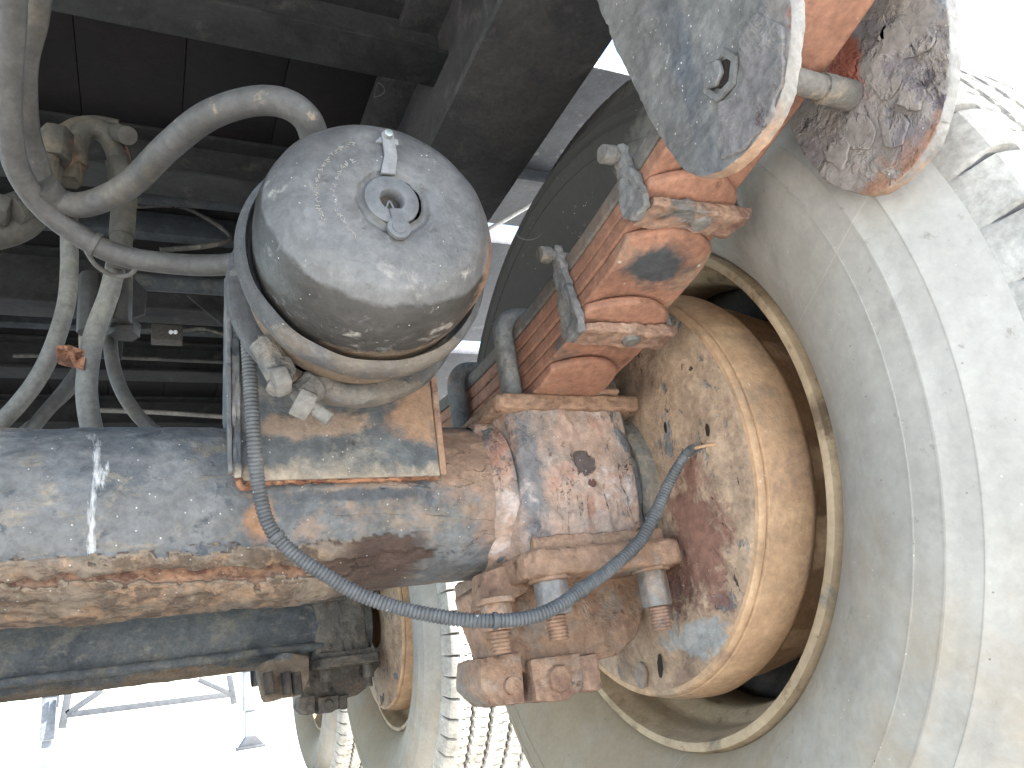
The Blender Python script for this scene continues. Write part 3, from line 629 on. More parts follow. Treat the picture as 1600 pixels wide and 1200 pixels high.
c2 = cheek(.458, 1, 'hanger_far', 'hanger_edge', .1, 'cheek_plate', [(1180, -30), (1215, 100), (1232, 190), (1262, 250), (1300, 288), (1340, 302), (1385, 294), (1430, 256), (1462, 205), (1478, 150), (1484, 80), (1480, 10), (1470, -60)], t=.011)
p1 = onX(1128, 118, .325); 
lathe('bolt_hole', [(.0002, .0175), (-.0020, .0165), (-.0020, .0120), (.0002, .0115)], (.3243, p1.y, p1.z), 'X', 'hanger', hg, seg=6)
cyl('hole_dark', (.3238, p1.y - .003, p1.z - .001), (.330, p1.y - .003, p1.z - .001), .0100, 'black', hg, seg=6)
hexnut('bolt_head', (.3205, p1.y + .004, p1.z + .0035), (.3240, p1.y + .004, p1.z + .0035), .0095, 'hanger', hg)
# folded stiffening step of the near cheek
pa = [onX(px, py, .323) for px, py in ((1118, 165), (1125, 195), (1118, 225), (1128, 248), (1160, 232), (1205, 175), (1222, 110), (1222, 40), (1180, 20), (1150, 50), (1160, 110), (1150, 150))]
prism('wear_patch', jag([(p.y, p.z) for p in pa], .004, .003), 'X', .3228, .3262, 'hanger_pit', hg, bevel=.0007, seg=2, amp=.0014, size=.012, maxedge=.004)
rq = onX(1235, 142, .336)
rb = onX(1330, 150, .4575)
cyl('cross_bolt', (.3365, rb.y - .004, rb.z - .002), (.4575, rb.y, rb.z), .0090, 'mudgrey', hg, seg=24, amp=.002, size=.015)
cyl('bolt_sleeve', (.425, rb.y - .001, rb.z - .001), (.4572, rb.y, rb.z), .0108, 'mudgrey', hg, seg=24, amp=.002, size=.012)
# flaking paint plates on the far cheek
for k, (px, py, s_) in enumerate(((1400, 70, 26), (1385, 120, 24), (1425, 150, 22), (1340, 205, 24), (1400, 205, 20), (1440, 60, 20), (1370, 40, 18), (1310, 240, 18))):
    q = []
    for j in range(14):
        a = 2 * PI * j / 14; rr = s_ * (.75 + .5 * rnd.random()); p = onX(px + rr * math.cos(a), py + rr * 1.3 * math.sin(a), .457); q.append((p.y, p.z))
    prism('paint_flake', q, 'X', .4562 - .0005 * (k % 3), .4579, 'hanger_far', hg, bevel=.0004, seg=1)
# spring end wear pad
# ---------------------------------------------------------------- brake chamber
CH = Vector((.1475, 0, .312))
ch = thing('brake_chamber', 'large round grey brake chamber with pressed steel cap mounted above the axle', 'brake chamber', (.1475, .63, .22))
def cy_(y): return (CH.x, y, CH.z)
cap = lathe('pressure_cap', [(.012, .0835), (-.004, .0850), (-.012, .0860), (-.026, .0862), (-.036, .0850), (-.044, .0825), (-.052, .0770), (-.0582, .0708), (-.0618, .0665), (-.0637, .0625), (-.0650, .056), (-.067, .040), (-.0682, .0272), (-.0672, .0255), (-.0655, .0240), (-.0655, .0222), (-.067, .0208), (-.0690, .0195)], cy_(.492), 'Y', 'can', ch, seg=128, sharp=60, wob=.0012)
lathe('clamp_ring', [(.016, .080), (.016, .0905), (.012, .0945), (.002, .0958), (-.005, .0950), (-.0085, .0925), (-.0090, .0895), (-.006, .0882), (.004, .0878), (.006, .0840)], cy_(.500), 'Y', 'ring', ch, seg=128, sharp=60, wob=.0014)
lathe('spring_housing', [(-.004, .080), (.010, .079), (.02, .080), (.032, .082)], cy_(.520), 'Y', 'can', ch, seg=96)
lathe('clamp_band', [(-.008, .080), (-.0085, .0905), (-.006, .0950), (.001, .0968), (.008, .0950), (.011, .0895), (.011, .082)], cy_(.562), 'Y', 'ring', ch, seg=128, wob=.0018, a0=R(-118), a1=R(228))
lathe('service_housing', [(-.012, .0825), (.002, .0825), (.03, .080), (.055, .070), (.070, .05), (.0705, .001)], cy_(.568), 'Y', 'can', ch, seg=96)
PX = Vector((.146, .4235, .3125))
lathe('port_boss', [(.004, .0195), (-.0015, .0190), (-.0022, .0175), (-.0022, .0090), (-.001, .0080), (.004, .0078), (.012, .0075)], PX, 'Y', 'plug', ch, seg=64)
cyl('port_bottom', (PX.x, .433, PX.z), (PX.x, .4295, PX.z), .0085, 'hub', ch)
tube('port_key', [(PX.x - .003, .4288, PX.z - .004), (PX.x, .4285, PX.z + .003), (PX.x + .003, .4288, PX.z - .003)], .0008, 'plug', ch, seg=8)
fq = onY(623, 357, .4215)
cyl('plug_flap', (fq.x, .4195, fq.z), (fq.x, .4232, fq.z), .0082, 'plug', ch, seg=40, bevel=.0009)
cyl('flap_button', (fq.x, .4188, fq.z), (fq.x, .4197, fq.z), .0050, 'plug', ch, seg=32, bevel=.0005)
bar('flap_strap', (PX.x + .001, .4212, PX.z - .008), (fq.x, .4212, fq.z + .004), .0085, .003, 'plug', ch, upv=(0, 1, 0))
sa = onY(603, 222, .4275); sb = onY(608, 268, .4195)
prism('retaining_clip', [(sa.x - .0045, sa.z + .003), (sa.x - .002, sa.z + .0055), (sa.x + .002, sa.z + .0055), (sa.x + .0045, sa.z + .003), (sa.x + .0055, (sa.z + sb.z) / 2), (sb.x + .0052, sb.z), (sb.x - .0052, sb.z), (sa.x - .0038, (sa.z + sb.z) / 2)], 'Y', .4215, .4240, 'strap', ch, bevel=.0006)
prism('clip_base', [(sa.x - .009, sa.z - .004), (sa.x + .008, sa.z - .004), (sa.x + .008, sa.z + .001), (sa.x - .005, sa.z + .001)], 'Y', .4235, .4275, 'strap', ch, bevel=.0006)
cyl('screw', (sa.x - .0002, .4180, sa.z + .001), (sa.x - .0002, .4216, sa.z + .001), .0032, 'screw', ch, seg=20, bevel=.0008)
# faint worn embossed marks left of the port
em = bmesh.new()
for rad_, n_, a0_ in ((.052, 16, 118), (.0405, 14, 130)):
    for k in range(n_):
        a = R(a0_ + k * 5.6 * .052 / rad_); c_ = Vector((CH.x + rad_ * math.cos(a), .492 - (.0658 if rad_ > .045 else .0668) - .0001, CH.z + rad_ * math.sin(a)))
        for q in range(3):
            d = Vector((rnd.uniform(-.0012, .0012), 0, rnd.uniform(-.0016, .0016))); mt = Matrix.Translation(c_ + d) @ Matrix.Rotation(rnd.uniform(0, 3.1), 4, 'Y') @ Matrix.Diagonal((rnd.uniform(.002, .004), .0006, .0004, 1))
            bmesh.ops.create_cube(em, size=1, matrix=mt)
tag(fin('worn_embossing', em, 'emboss', ch), kind='stuff')
cyl('top_stud', cy_(.50) + Vector((.004, .004, .088)) if False else (CH.x + .004, .506, CH.z + .088), (CH.x + .004, .506, CH.z + .1005), .0065, 'ring', ch, bevel=.002)
# torn flake at the foot of the cap
fl = [onY(px, py, .4905) for px, py in ((455, 492), (470, 500), (484, 506), (494, 514), (505, 512), (520, 524), (508, 522), (498, 522), (486, 514), (470, 508))]
prism('torn_edge', [(p.x, p.z) for p in fl], 'Y', .4845, .4875, 'rustedge', ch, bevel=0)
# clamp band bolts with bent tongue, lower left
def bolt_at(px, py, y, d, ln, r, m, name='clamp_bolt'):
    a = onY(px, py, y); b = a + Vector(d).normalized() * ln
    return a, b
cyl('clamp_lug', onY(405, 545, .560), onY(452, 540, .560), .0100, 'mudgrey', ch, seg=20, amp=.003, size=.01)
cyl('clamp_lug', onY(412, 535, .555), onY(440, 590, .552), .0110, 'mudgrey', ch, seg=20, amp=.003, size=.01)
hexnut('clamp_nut', onY(425, 598, .545), onY(449, 592, .545), .0125, 'mudgrey', ch)
prism('clamp_tongue', [(lambda p: (p.x, p.z))(onY(px, py, .55)) for px, py in ((418, 560), (452, 562), (462, 585), (446, 612), (428, 618), (414, 606), (430, 588))], 'Y', .542, .556, 'mudgrey', ch, bevel=.003, amp=.001, size=.01, maxedge=.005)
cyl('clamp_lug', onY(468, 622, .556), onY(492, 600, .556), .0120, 'mudgrey', ch, seg=20, amp=.003, size=.01)
hexnut('clamp_nut', onY(462, 625, .548), onY(488, 638, .548), .0125, 'mudgrey', ch)
stud('clamp_stud', onY(486, 636, .546), onY(516, 656, .544), .0058, 'mudgrey', ch)
tube('clamp_ear', [onY(470, 600, .560), onY(505, 604, .558), onY(540, 616, .558), onY(585, 612, .560)], .0085, 'mudgrey', ch, seg=12)
cyl('port_elbow', (CH.x - .005, .605, CH.z + .07), (CH.x - .02, .60, CH.z + .115), .010, 'fitting', ch)

# ---------------------------------------------------------------- corrugated sensor conduit
cp = [onY(392, 395, .575), onY(380, 430, .590), onY(384, 480, .602), onY(389, 560, .606), onY(394, 640, .608), onY(398, 700, .612), onY(404, 760, .622), onY(420, 820, .628), onY(455, 862, .628), onY(500, 893, .626), onY(555, 925, .624), onY(610, 946, .618), onY(680, 962, .606), onY(750, 970, .596), onY(820, 966, .590), onY(870, 948, .588), onY(910, 920, .592), onY(955, 888, .598), onY(1000, 845, .598), onY(1025, 800, .596), onY(1045, 755, .592), onX(1068, 715, .462), onX(1082, 700, .480)]
path = resample(catmull(cp, 40), .0008)
cn = thing('sensor_conduit', 'grey corrugated cable conduit hanging in a loop across the axle', 'conduit', path[len(path) // 2])
def crad(t, i): 
    s = [.0049, .0058, .0061, .0058][i % 4]
    return s * (1 if t < .9 else 1 - (t - .9) * 3)
tube('conduit', path, .0068, 'conduit', cn, seg=16, rad=crad, smooth_path=False)
for fr in (.335, .60, .72, .88):
    i = int(len(path) * fr); d = (path[i + 2] - path[i - 2]).normalized()
    cyl('cable_tie', path[i] - d * .0018, path[i] + d * .0018, .0070, 'conduit', cn, seg=16, bevel=.0004)
tube('wire_tail', [onX(1080, 702, .478), onX(1100, 697, .480), onX(1118, 694, .482)], .0016, 'drum', cn, seg=8)

# ---------------------------------------------------------------- air hoses
def hose(pts, r, m, lab, grp='air hoses under the trailer', n=14):
    P = [onY(*p) if isinstance(p, tuple) else p for p in pts]
    t = tube('air_hose', P, r, m, None, seg=18, n=n); return tag(t, lab, 'hose', grp)
def hz(*p): return [onZ(x, y, z) for x, y, z in p]
hose(hz((20, -40, .50), (18, 40, .49), (14, 120, .475), (14, 190, .46), (26, 260, .445), (62, 318, .43), (115, 362, .415), (185, 398, .40), (270, 412, .39), (345, 414, .38), (400, 405, .375)), .0098, 'hose', 'thick air hose running down the left edge and right to the chamber')
hose(hz((64, -40, .56), (56, 30, .55), (42, 90, .54), (40, 150, .53), (46, 210, .52), (62, 260, .51), (74, 300, .50)), .0095, 'hose', 'second thick hose close beside the leftmost one at top left')
hose([onZ(70, 290, .44), onZ(96, 316, .435), onZ(140, 318, .43), onZ(200, 290, .425), onZ(260, 232, .425), onZ(320, 184, .425), onZ(385, 160, .425), onZ(440, 160, .42), onZ(478, 184, .41), onZ(494, 225, .40), onZ(500, 262, .39)], .0110, 'hose', 'thick air hose arching up and over into the brake chamber')
hose([(108, 340, .92), (108, 430, .92), (100, 490, .92), (72, 568, .93), (30, 630, .95), (-40, 700, 1.0)], .0098, 'hose_light', 'leftmost of the dusty hoses hanging behind the axle')
hose([(190, 395, .98), (178, 450, .98), (152, 530, .98), (108, 600, .98), (50, 670, .98), (20, 720, .98)], .0078, 'hose', 'hanging hose crossing behind the rusty clip towards lower left')
hose([(182, 410, .90), (170, 460, .90), (148, 520, .90), (136, 590, .90), (138, 640, .90), (150, 700, .90)], .0112, 'hose_light', 'pale hanging hose right of the rusty clip')
hose([(182, 430, 1.05), (172, 520, 1.05), (182, 590, 1.05), (212, 645, 1.05), (260, 690, 1.05)], .0088, 'hose', 'rightmost hose hanging behind the axle and curving right')
hose([(190, 135, 1.25), (260, 148, 1.25), (340, 135, 1.25), (420, 112, 1.25), (500, 103, 1.25), (590, 120, 1.25), (640, 150, 1.25)], .011, 'hose_dark', 'dark air hose snaking high behind the looped hose')
hose([(130, 62, 1.3), (190, 80, 1.3), (250, 104, 1.3), (320, 122, 1.3), (400, 122, 1.3), (470, 108, 1.3), (560, 118, 1.3)], .006, 'hose_dark', 'thin dark hose above the snaking dark hose')
hose([(200, 72, 1.3), (240, 92, 1.3), (285, 116, 1.3), (350, 124, 1.3)], .004, 'hose_dark', 'short thin tube joining the thin dark hose')
hose([(210, 322, 1.4), (280, 322, 1.4), (330, 345, 1.4), (360, 372, 1.4), (320, 385, 1.4), (250, 390, 1.4)], .005, 'hose_dark', 'thin dark tube bending back behind the lower hose')
hose([(0, 700, 1.2), (120, 600, 1.2), (130, 520, 1.2)], .006, 'hose_dark', 'thin shaded tube behind the hanging hoses')
tie = thing('cable_tie', 'pale plastic tie ring hanging under the lower thick hose', 'cable tie', onZ(145, 385, .40))
tube('loop', [onZ(135, 392, .40), onZ(150, 414, .40), onZ(176, 430, .40), onZ(200, 430, .40), onZ(211, 420, .40), onZ(205, 413, .40)], .0022, 'hose_light', tie, seg=10)
q = onZ(150, 380, .4075)
a_, b_ = onZ(146, 384, .4095), onZ(154, 372, .4095); ax_ = (onZ(185, 398, .40) - onZ(115, 362, .415)).normalized()
lathe_c = onZ(148, 381, .4075)
cyl('band', lathe_c - ax_ * .0025, lathe_c + ax_ * .0025, .0112, 'hose', tie, seg=24, bevel=.0005)
tie.location = tie.location
# rusty clip joining two hoses
rc = thing('hose_clip', 'rusty spacer clip between the two pale hanging hoses', 'hose clip', onY(118, 562, .9))
prism('clip_body', [(lambda p: (p.x, p.z))(onY(px, py, .905)) for px, py in ((88, 548), (108, 546), (142, 556), (148, 562), (140, 578), (112, 572), (90, 566))], 'Y', .890, .912, 'rustedge', rc, bevel=.003, amp=.0015, size=.01, maxedge=.006)
prism('clip_tab', [(lambda p: (p.x, p.z))(onY(px, py, .89)) for px, py in ((106, 552), (114, 548), (120, 566), (134, 560), (132, 580), (116, 574))], 'Y', .884, .8895, 'rustedge', rc, bevel=.001)

# fittings cluster on the left
vf = thing('air_valve', 'cluster of dusty elbow fittings and nuts behind the crossing hoses', 'air valve', onY(120, 300, .90))
def E(pts, r, m='fitting'): return tube('elbow', [onY(*p) for p in pts], r, m, vf, seg=16, n=10)
E([(118, 262, .85), (120, 222, .85), (140, 202, .85), (165, 208, .85), (182, 235, .85), (188, 262, .85)], .0130)
E([(70, 300, .82), (72, 262, .82), (82, 225, .82), (92, 205, .82)], .0120)
E([(100, 205, .88), (120, 195, .88), (150, 192, .88), (185, 198, .88)], .009)
hexnut('nut', onY(84, 250, .82), onY(89, 206, .82), .0175, 'fitting', vf)
hexnut('nut', onY(68, 292, .81), onY(76, 258, .81), .0150, 'fitting', vf)
hexnut('nut', onY(186, 252, .85), onY(192, 288, .85), .0155, 'fitting', vf)
hexnut('nut', onY(112, 255, .85), onY(108, 285, .85), .0145, 'fitting', vf)
cyl('port', onY(175, 205, .86), onY(200, 212, .80), .0105, 'fitting', vf)
cyl('body', onY(196, 290, .88), onY(190, 370, .88), .0140, 'fitting', vf)
cyl('body', onY(60, 300, .90), onY(120, 330, .90), .018, 'fitting', vf)
E([(190, 360, .88), (188, 390, .88), (184, 420, .89)], .0125)
lf = thing('hose_elbow', 'muddy elbow fitting cut off by the left picture edge', 'fitting', onY(20, 350, .75))
tube('elbow', [onY(-40, 372, .78), onY(0, 368, .78), (onY(35, 355, .78)), onY(58, 332, .79), onY(66, 300, .80)], .0135, 'fitting', lf, seg=16)
hexnut('nut', onY(-20, 322, .76), onY(18, 332, .76), .017, 'fitting', lf)
cyl('collar', onY(14, 330, .76), onY(34, 322, .77), .0155, 'fitting', lf)
dv = thing('relay_valve', 'dark relay valve hanging high behind the top left hoses', 'relay valve', onY(150, 150, 1.2))
cyl('body', onY(148, 110, 1.2), onY(156, 172, 1.2), .036, 'hose_dark', dv, r2=.024, bevel=.004)
cyl('cover', onY(144, 112, 1.2), onY(146, 96, 1.2), .042, 'hose_dark', dv, bevel=.003)
for p_, q_ in (((60, 122), (118, 128)), ((182, 138), (205, 142)), ((105, 60), (108, 120)), ((128, 80), (130, 120))):
    cyl('port', onY(*p_, 1.22), onY(*q_, 1.2), .010, 'hose_dark', dv)
sw = thing('sensor_block', 'small pale two-hole sensor block behind the hanging hoses', 'sensor', onY(265, 518, 1.6))
box('body', tuple(onY(236, 530, 1.6)), tuple(onY(286, 508, 1.6) + Vector((0, .03, 0))), 'fitting', sw, bevel=.003)
for px in (267, 274):
    cyl('terminal', onY(px, 519, 1.596), onY(px, 519, 1.602), .0045, 'whiterod', sw, seg=16)
tube('lead', [onY(286, 516, 1.6), onY(320, 514, 1.6), onY(350, 522, 1.62), onY(380, 530, 1.65)], .004, 'hose_dark', sw, seg=8)

# ---------------------------------------------------------------- drum and dust shield
WC = Vector((.5235, .727, .178))
def DR(a): return (a - WC.x)
dr = thing('brake_drum', 'dusty tan brake drum with pitted dust shield inside the near wheel', 'brake drum', (.52, .727, -.04), 'brake drums')
lathe('drum', [(.4905, .2130), (.4900, .2180), (.4925, .2200), (.4965, .2204), (.4972, .2182), (.4990, .2182), (.4998, .2215), (.520, .2262), (.5436, .2275), (.553, .2245), (.558, .2180), (.600, .2160), (.66, .205), (.68, .12), (.68, .01)], (0, WC.y, WC.z), 'X', 'drum', dr, seg=192, sharp=50, wob=.0006)
# shield: shallow dish with a stepped outer band
n = 160; m_ = 60; vs = []; fs = []
prof = [(.2140, .4920), (.2120, .4885), (.205, .4875), (.190, .4865), (.187, .4858), (.184, .4835), (.175, .4815), (.13, .4800), (.10, .479), (.06, .478)]
def pint(r):
    for (r1, x1), (r0, x0) in zip(prof, prof[1:]):
        if r0 <= r <= r1: return x0 + (x1 - x0) * (r - r0) / (r1 - r0)
    return prof[-1][1]
for i in range(n):
    a = 2 * PI * i / n
    for k in range(m_ + 1):
        r = .214 - (.154) * k / m_; y = r * math.cos(a); z = r * math.sin(a)
        q = Vector((y * 14, z * 14, 2)); nn = noise.noise(q) + .5 * noise.noise(q * 2.5) + .3 * noise.noise(q * 6)
        w_ = 1 if r < .186 else .2
        pit = max(0, nn - .25) * (.6 + (z < -.03) * 1.0)
        vs.append((pint(r) + w_ * (.0012 * nn + .004 * min(.5, pit)), WC.y + y, WC.z + z))
for i in range(n):
    j = (i + 1) % n
    for k in range(m_): fs.append((i * (m_ + 1) + k, i * (m_ + 1) + k + 1, j * (m_ + 1) + k + 1, j * (m_ + 1) + k))
mesh_obj('dust_shield', vs, fs, 'shield', dr)
def slot(px, py, w_, h_, ang=0, m='black', nm='slot'):
    p = onX(px, py, .4815); pts = []
    for j in range(16):
        a = 2 * PI * j / 16; u, v = w_ * math.cos(a), h_ * math.sin(a); pts.append((p.y + u * math.cos(ang) - v * math.sin(ang), p.z + u * math.sin(ang) + v * math.cos(ang)))
    return pts
for (px, py, w_, h_, an) in ((1034, 1040, .004, .012, .3), (993, 650, .010, .016, .3)):
    prism('slot', jag(slot(px, py, w_, h_, an), .002, .004, px), 'X', .4790, .4800, 'black', dr, bevel=0)
prism('plug', slot(1002, 1055, .009, .014, .3), 'X', .4795, .4835, 'nutgrey', dr, bevel=.001)
for (px, py) in ((1042, 668), (1107, 672)):
    prism('drip_hole', jag(slot(px, py, .0022, .006, .2), .002, .003, px), 'X', .4795, .4806, 'black', dr, bevel=0)

# pieces carried by a part go one level deeper
def under(root, child, host):
    hosts = [o for o in root.children if o.name.split('.')[0] == host]
    for o in [o for o in root.children if o.name.split('.')[0] == child]:
        cc = o.data.vertices[0].co
        o.parent = min(hosts, key=lambda h: (h.data.vertices[0].co - cc).length)
under(sad, 'stud', 'nut'); under(sad, 'washer', 'nut'); under(spg, 'bolt_head', 'clip_bolt'); under(spg, 'rivet', 'rebound_clip')
under(ch, 'flap_button', 'plug_flap'); under(ch, 'screw', 'retaining_clip'); under(ch, 'clamp_stud', 'clamp_nut'); under(ch, 'port_bottom', 'port_boss'); under(ch, 'port_key', 'port_boss')
under(hg, 'bolt_sleeve', 'cross_bolt'); under(hg, 'paint_flake', 'cheek_plate'); under(hg, 'wear_patch', 'cheek_plate'); under(dr, 'slot', 'dust_shield'); under(dr, 'drip_hole', 'dust_shield'); under(dr, 'plug', 'dust_shield')
under(cn, 'wire_tail', 'conduit')

# ---------------------------------------------------------------- wheels
def make_wheel(loc):
    root = thing('wheel', '', 'wheel', (WC.x, WC.y, WC.z - .5), 'trailer wheels')
    ty = []; S = 360
    # tyre body without tread
    prof = [(.040, .262), (.018, .272), (.006, .279), (-.004, .284), (-.010, .290), (-.020, .300), (-.032, .315), (-.043, .335), (-.0495, .354), (-.0535, .3655), (-.0562, .376), (-.0572, .388), (-.0580, .3882), (-.0580, .3892), (-.0573, .3895), (-.0572, .400), (-.0562, .410), (-.0568, .4103), (-.0565, .4118), (-.0558, .412), (-.0530, .422), (-.0490, .432), (-.0494, .4323), (-.0488, .4335), (-.0480, .434), (-.0425, .4430), (-.0360, .4510), (-.028, .4590), (-.020, .4650)]
    vs = []; fs = []
    W = .235
    right = [(W - a, r) for a, r in prof[::-1]]
    def body(pr, nm):
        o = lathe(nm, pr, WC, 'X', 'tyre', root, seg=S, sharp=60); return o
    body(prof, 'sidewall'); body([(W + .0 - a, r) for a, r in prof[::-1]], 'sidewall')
    # tread: grooved band
    NA, NB = 1320, 84; vs = []; fs = []; gr = []
    a0, a1 = -.020, W + .020
    for i in range(NA):
        t = 2 * PI * i / NA
        P = t * 66 / (2 * PI)                         # pitch blocks
        for k in range(NB + 1):
            u = k / NB; xx = a0 + (a1 - a0) * u
            e = min(xx - a0, a1 - xx)
            base = .4645 + .0265 * (1 - max(0, 1 - e / .013) ** 1.5) + .0105 * (1 - max(0, 1 - max(0, e - .006) / .032) ** 2) - .0 + .0 * u
            d = 0
            cu = (xx - W / 2)
            for gx, dep, wd in ((-.072, .010, .0022), (-.026, .011, .0026), (.026, .011, .0026), (.072, .010, .0022)):
                zz = gx + .0016 * (2 * abs((P * 2.0 + (gx > 0) * .5) % 1 - .5) * 2 - 1)
                dd = abs(cu - zz)
                if dd < wd: d = max(d, dep)
                elif dd < wd + .0015: d = max(d, dep * (wd + .0015 - dd) / .0015)
            # sipes across ribs
            ph = (P * 2 + .18 * math.sin(cu * 60)) % 1
            if abs(cu) < .105:
                if abs(ph - .5) < .045 and abs(math.sin(cu * 68 + .8)) > .45: d = max(d, .005)
            else:                                      # shoulder lugs
                pp = (P + cu * 1.5) % 1
                if abs(pp - .5) < .055: d = max(d, .010 * min(1, (.055 - abs(pp - .5)) / .03) * min(1, e / .008))
            r = base - d
            gr.append(min(1, d / .008) if d > 0 else 0)
            vs.append((WC.x + xx, WC.y + r * math.cos(t), WC.z + r * math.sin(t)))
    for i in range(NA):
        j = (i + 1) % NA
        for k in range(NB): fs.append((i * (NB + 1) + k, i * (NB + 1) + k + 1, j * (NB + 1) + k + 1, j * (NB + 1) + k))
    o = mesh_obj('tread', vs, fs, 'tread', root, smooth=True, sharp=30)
    at = o.data.attributes.new('groove', 'FLOAT', 'POINT'); at.data.foreach_set('value', gr)
    # rim
    lathe('rim', [(.008, .2795), (.001, .2790), (-.0055, .2765), (-.0068, .2720), (-.0050, .2680), (.001, .2660), (.010, .2640), (.016, .2620), (.024, .2600), (.040, .2590), (.052, .2560), (.060, .2460), (.075, .2430), (.125, .2430), (.140, .2520), (.165, .2560), (.19, .262), (.215, .266), (.235, .27), (.242, .276), (.238, .279)], WC, 'X', 'rim', root, seg=192, sharp=45)
    lathe('wheel_disc', [(.146, .2590), (.155, .2300), (.170, .2000), (.176, .16), (.176, .05)], WC, 'X', 'hub', root, seg=96)
    cyl('valve_stem', WC + Vector((.02, .17, -.20)), WC + Vector((.06, .155, -.188)), .005, 'rim', root, seg=12)
    return root
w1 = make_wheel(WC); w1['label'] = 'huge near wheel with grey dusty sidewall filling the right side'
def far_wheel(c, lab, src=w1):
    c_ = copy_tree(src); c_.location = src.location + (Vector(c) - WC); c_['label'] = lab; return c_
D2 = Vector((.625, 2.18, .185)) - WC
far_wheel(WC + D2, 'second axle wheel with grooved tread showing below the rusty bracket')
D3 = Vector((.700, 3.62, .178)) - WC
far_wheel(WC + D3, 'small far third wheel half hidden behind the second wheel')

# ---------------------------------------------------------------- second axle group
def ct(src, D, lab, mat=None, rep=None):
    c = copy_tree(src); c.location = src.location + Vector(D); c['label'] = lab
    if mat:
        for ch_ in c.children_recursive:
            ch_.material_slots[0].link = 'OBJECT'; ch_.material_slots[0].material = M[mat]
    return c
ax2 = thing('trailer_axle', 'dark second axle tube with rusty lower edge behind the front one', 'axle', (0, AY + D2.y, AZ - AR), 'trailer axles')
c2y, c2z = AY + D2.y, AZ + .022
vs = []; fs = []; nx, sg = 420, 96
for i in range(nx + 1):
    x = -1.2 + 1.75 * i / nx
    for k in range(sg):
        a = 2 * PI * k / sg; q = Vector((x * 9, 3 * math.cos(a), 3 * math.sin(a)))
        r = .088 + .001 * noise.noise(q) + .0018 * noise.noise(q * 3) * (1 if 30 < math.degrees(a) < 110 else .3)
        vs.append((x, c2y - r * math.cos(a), c2z - r * math.sin(a)))
for i in range(nx):
    for k in range(sg):
        k2 = (k + 1) % sg; fs.append((i * sg + k, (i + 1) * sg + k, (i + 1) * sg + k2, i * sg + k2))
mesh_obj('axle_tube', vs, fs, 'axle_far', ax2)
ax2.location = ax2.location
ct(dr, D2, 'second brake drum seen edge-on inside the second wheel')
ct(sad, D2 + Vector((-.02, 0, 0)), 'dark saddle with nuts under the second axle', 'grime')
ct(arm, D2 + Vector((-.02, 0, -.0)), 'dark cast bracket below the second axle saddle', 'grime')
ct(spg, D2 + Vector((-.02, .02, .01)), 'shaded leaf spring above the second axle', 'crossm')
# slack adjuster and parts left of the second saddle
sl = thing('slack_adjuster', 'dark grimy slack adjuster left of the second saddle', 'slack adjuster', (.25, c2y - .1, .02))
prism('body', [(lambda p: (p.x, p.z))(onY(px, py, 2.05)) for px, py in ((402, 1040), (440, 1020), (480, 1025), (482, 1060), (470, 1085), (412, 1098), (404, 1070))], 'Y', 2.02, 2.09, 'axle_far', sl, bevel=.008, amp=.003, size=.03, maxedge=.012)
cyl('shaft', (-1.2, c2y - .080, .142), (.42, c2y - .080, .142), .011, 'axle_far', sl, amp=.003, size=.03)
for px in (418, 446, 462): cyl('bolt', onY(px, 1050, 2.0), onY(px + 4, 1085, 2.0), .012, 'hub', sl, seg=8)

# third axle, far and dark
ax3 = thing('trailer_axle', 'end of the far third axle beside the third wheel', 'axle', (0, AY + D3.y, AZ - AR), 'trailer axles')
lathe('axle_tube', [(.42, .07), (.68, .07)], (0, AY + D3.y, AZ + .01), 'X', 'axle_far', ax3, seg=40)

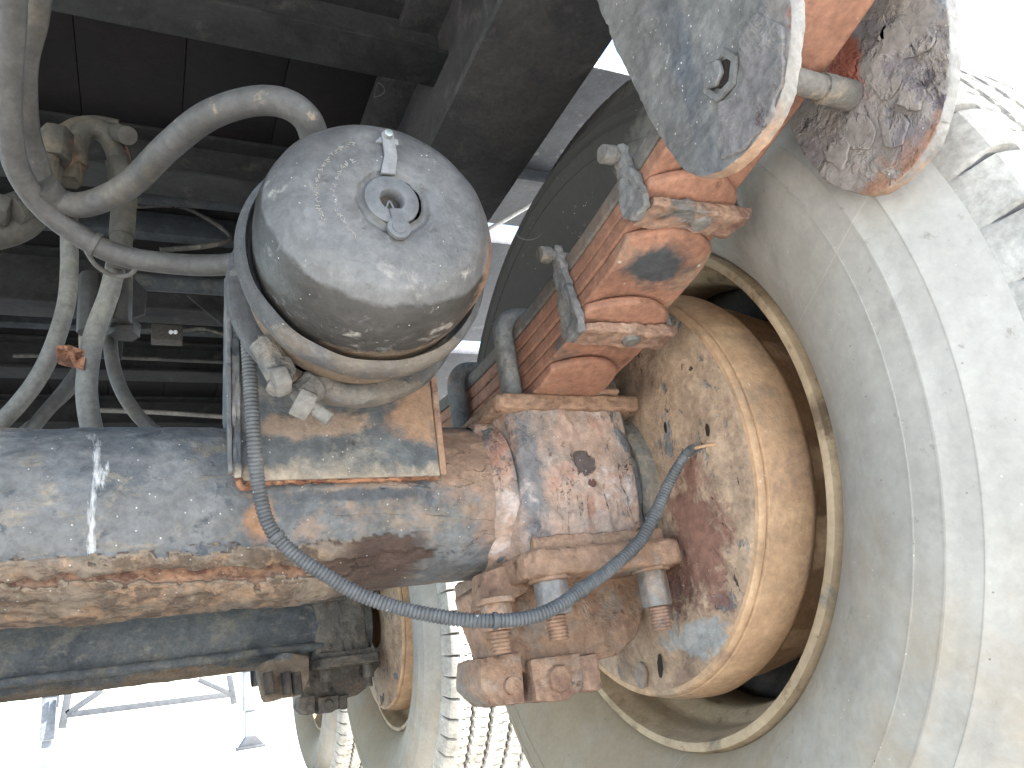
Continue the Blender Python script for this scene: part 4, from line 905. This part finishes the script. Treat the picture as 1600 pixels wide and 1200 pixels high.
# ---------------------------------------------------------------- landing gear beyond
def leg(px0, px1, py, Y, foot, lab):
    a = onY(px0, py, Y); b = onY(px1, py, Y); t = thing('landing_leg', lab, 'landing leg', (a.x, Y, GZ), 'landing legs'); wd = b.x - a.x
    box('outer_tube', (a.x - .01, Y - .01, .06), (b.x + .01, Y + wd, .85), 'leg', t, bevel=.01)
    box('inner_tube', (a.x + .01, Y + .01, GZ + .02), (b.x - .01, Y + wd - .02, .058), 'leg', t, bevel=.008)
    if foot:
        box('foot', (a.x - .08, Y - .07, GZ + .002), (b.x + .08, Y + wd + .07, GZ + .03), 'legdark', t, bevel=.008)
        prism('foot_gusset', [(a.x - .06, GZ + .03), (b.x + .06, GZ + .03), (b.x - .01, GZ + .12), (a.x + .01, GZ + .12)], 'Y', Y - .03, Y + wd + .03, 'legdark', t, bevel=.004)
    else:
        box('foot', (a.x - .08, Y - .07, GZ + .002), (b.x + .08, Y + wd + .07, GZ + .03), 'legdark', t, bevel=.008)
    return t
leg(63, 83, 1150, 9.4, False, 'left pale landing leg standing far beyond the axles')
leg(382, 401, 1120, 9.4, True, 'right pale landing leg with flat foot in the sunlit yard')
br = thing('leg_brace_frame', 'grey cross brace frame between the two far landing legs', 'brace frame', (0, 9.3, .1))
def BB(p, q, wd=.05): bar('brace_bar', onY(*p, 9.3), onY(*q, 9.3), wd, .03, 'legdark', br, upv=(0, 1, 0))
BB((104, 1117), (368, 1084), .06); BB((108, 1075), (97, 1138), .07); BB((104, 1116), (160, 1078), .06); BB((310, 1062), (360, 1084), .05); BB((358, 1055), (366, 1100), .06); BB((92, 1078), (90, 1105), .02)
box('top_beam', (-1.3, 9.25, .62), (1.5, 9.35, .75), 'legdark', br, bevel=.005)
ft = thing('parked_trailer', 'low pale flatbed shape washed out in the far yard', 'trailer', (0, 30, GZ))
a = onY(150, 1128, 30); b = onY(355, 1098, 30)
box('deck', (a.x, 30, .32), (b.x, 31.5, .55), 'clay', ft, bevel=.05)
for xx in (a.x + .6, a.x + 1.7, b.x - 1.2): cyl('wheel', (xx, 29.9, GZ + .45), (xx, 30.15, GZ + .45), .4, 'clay', ft)
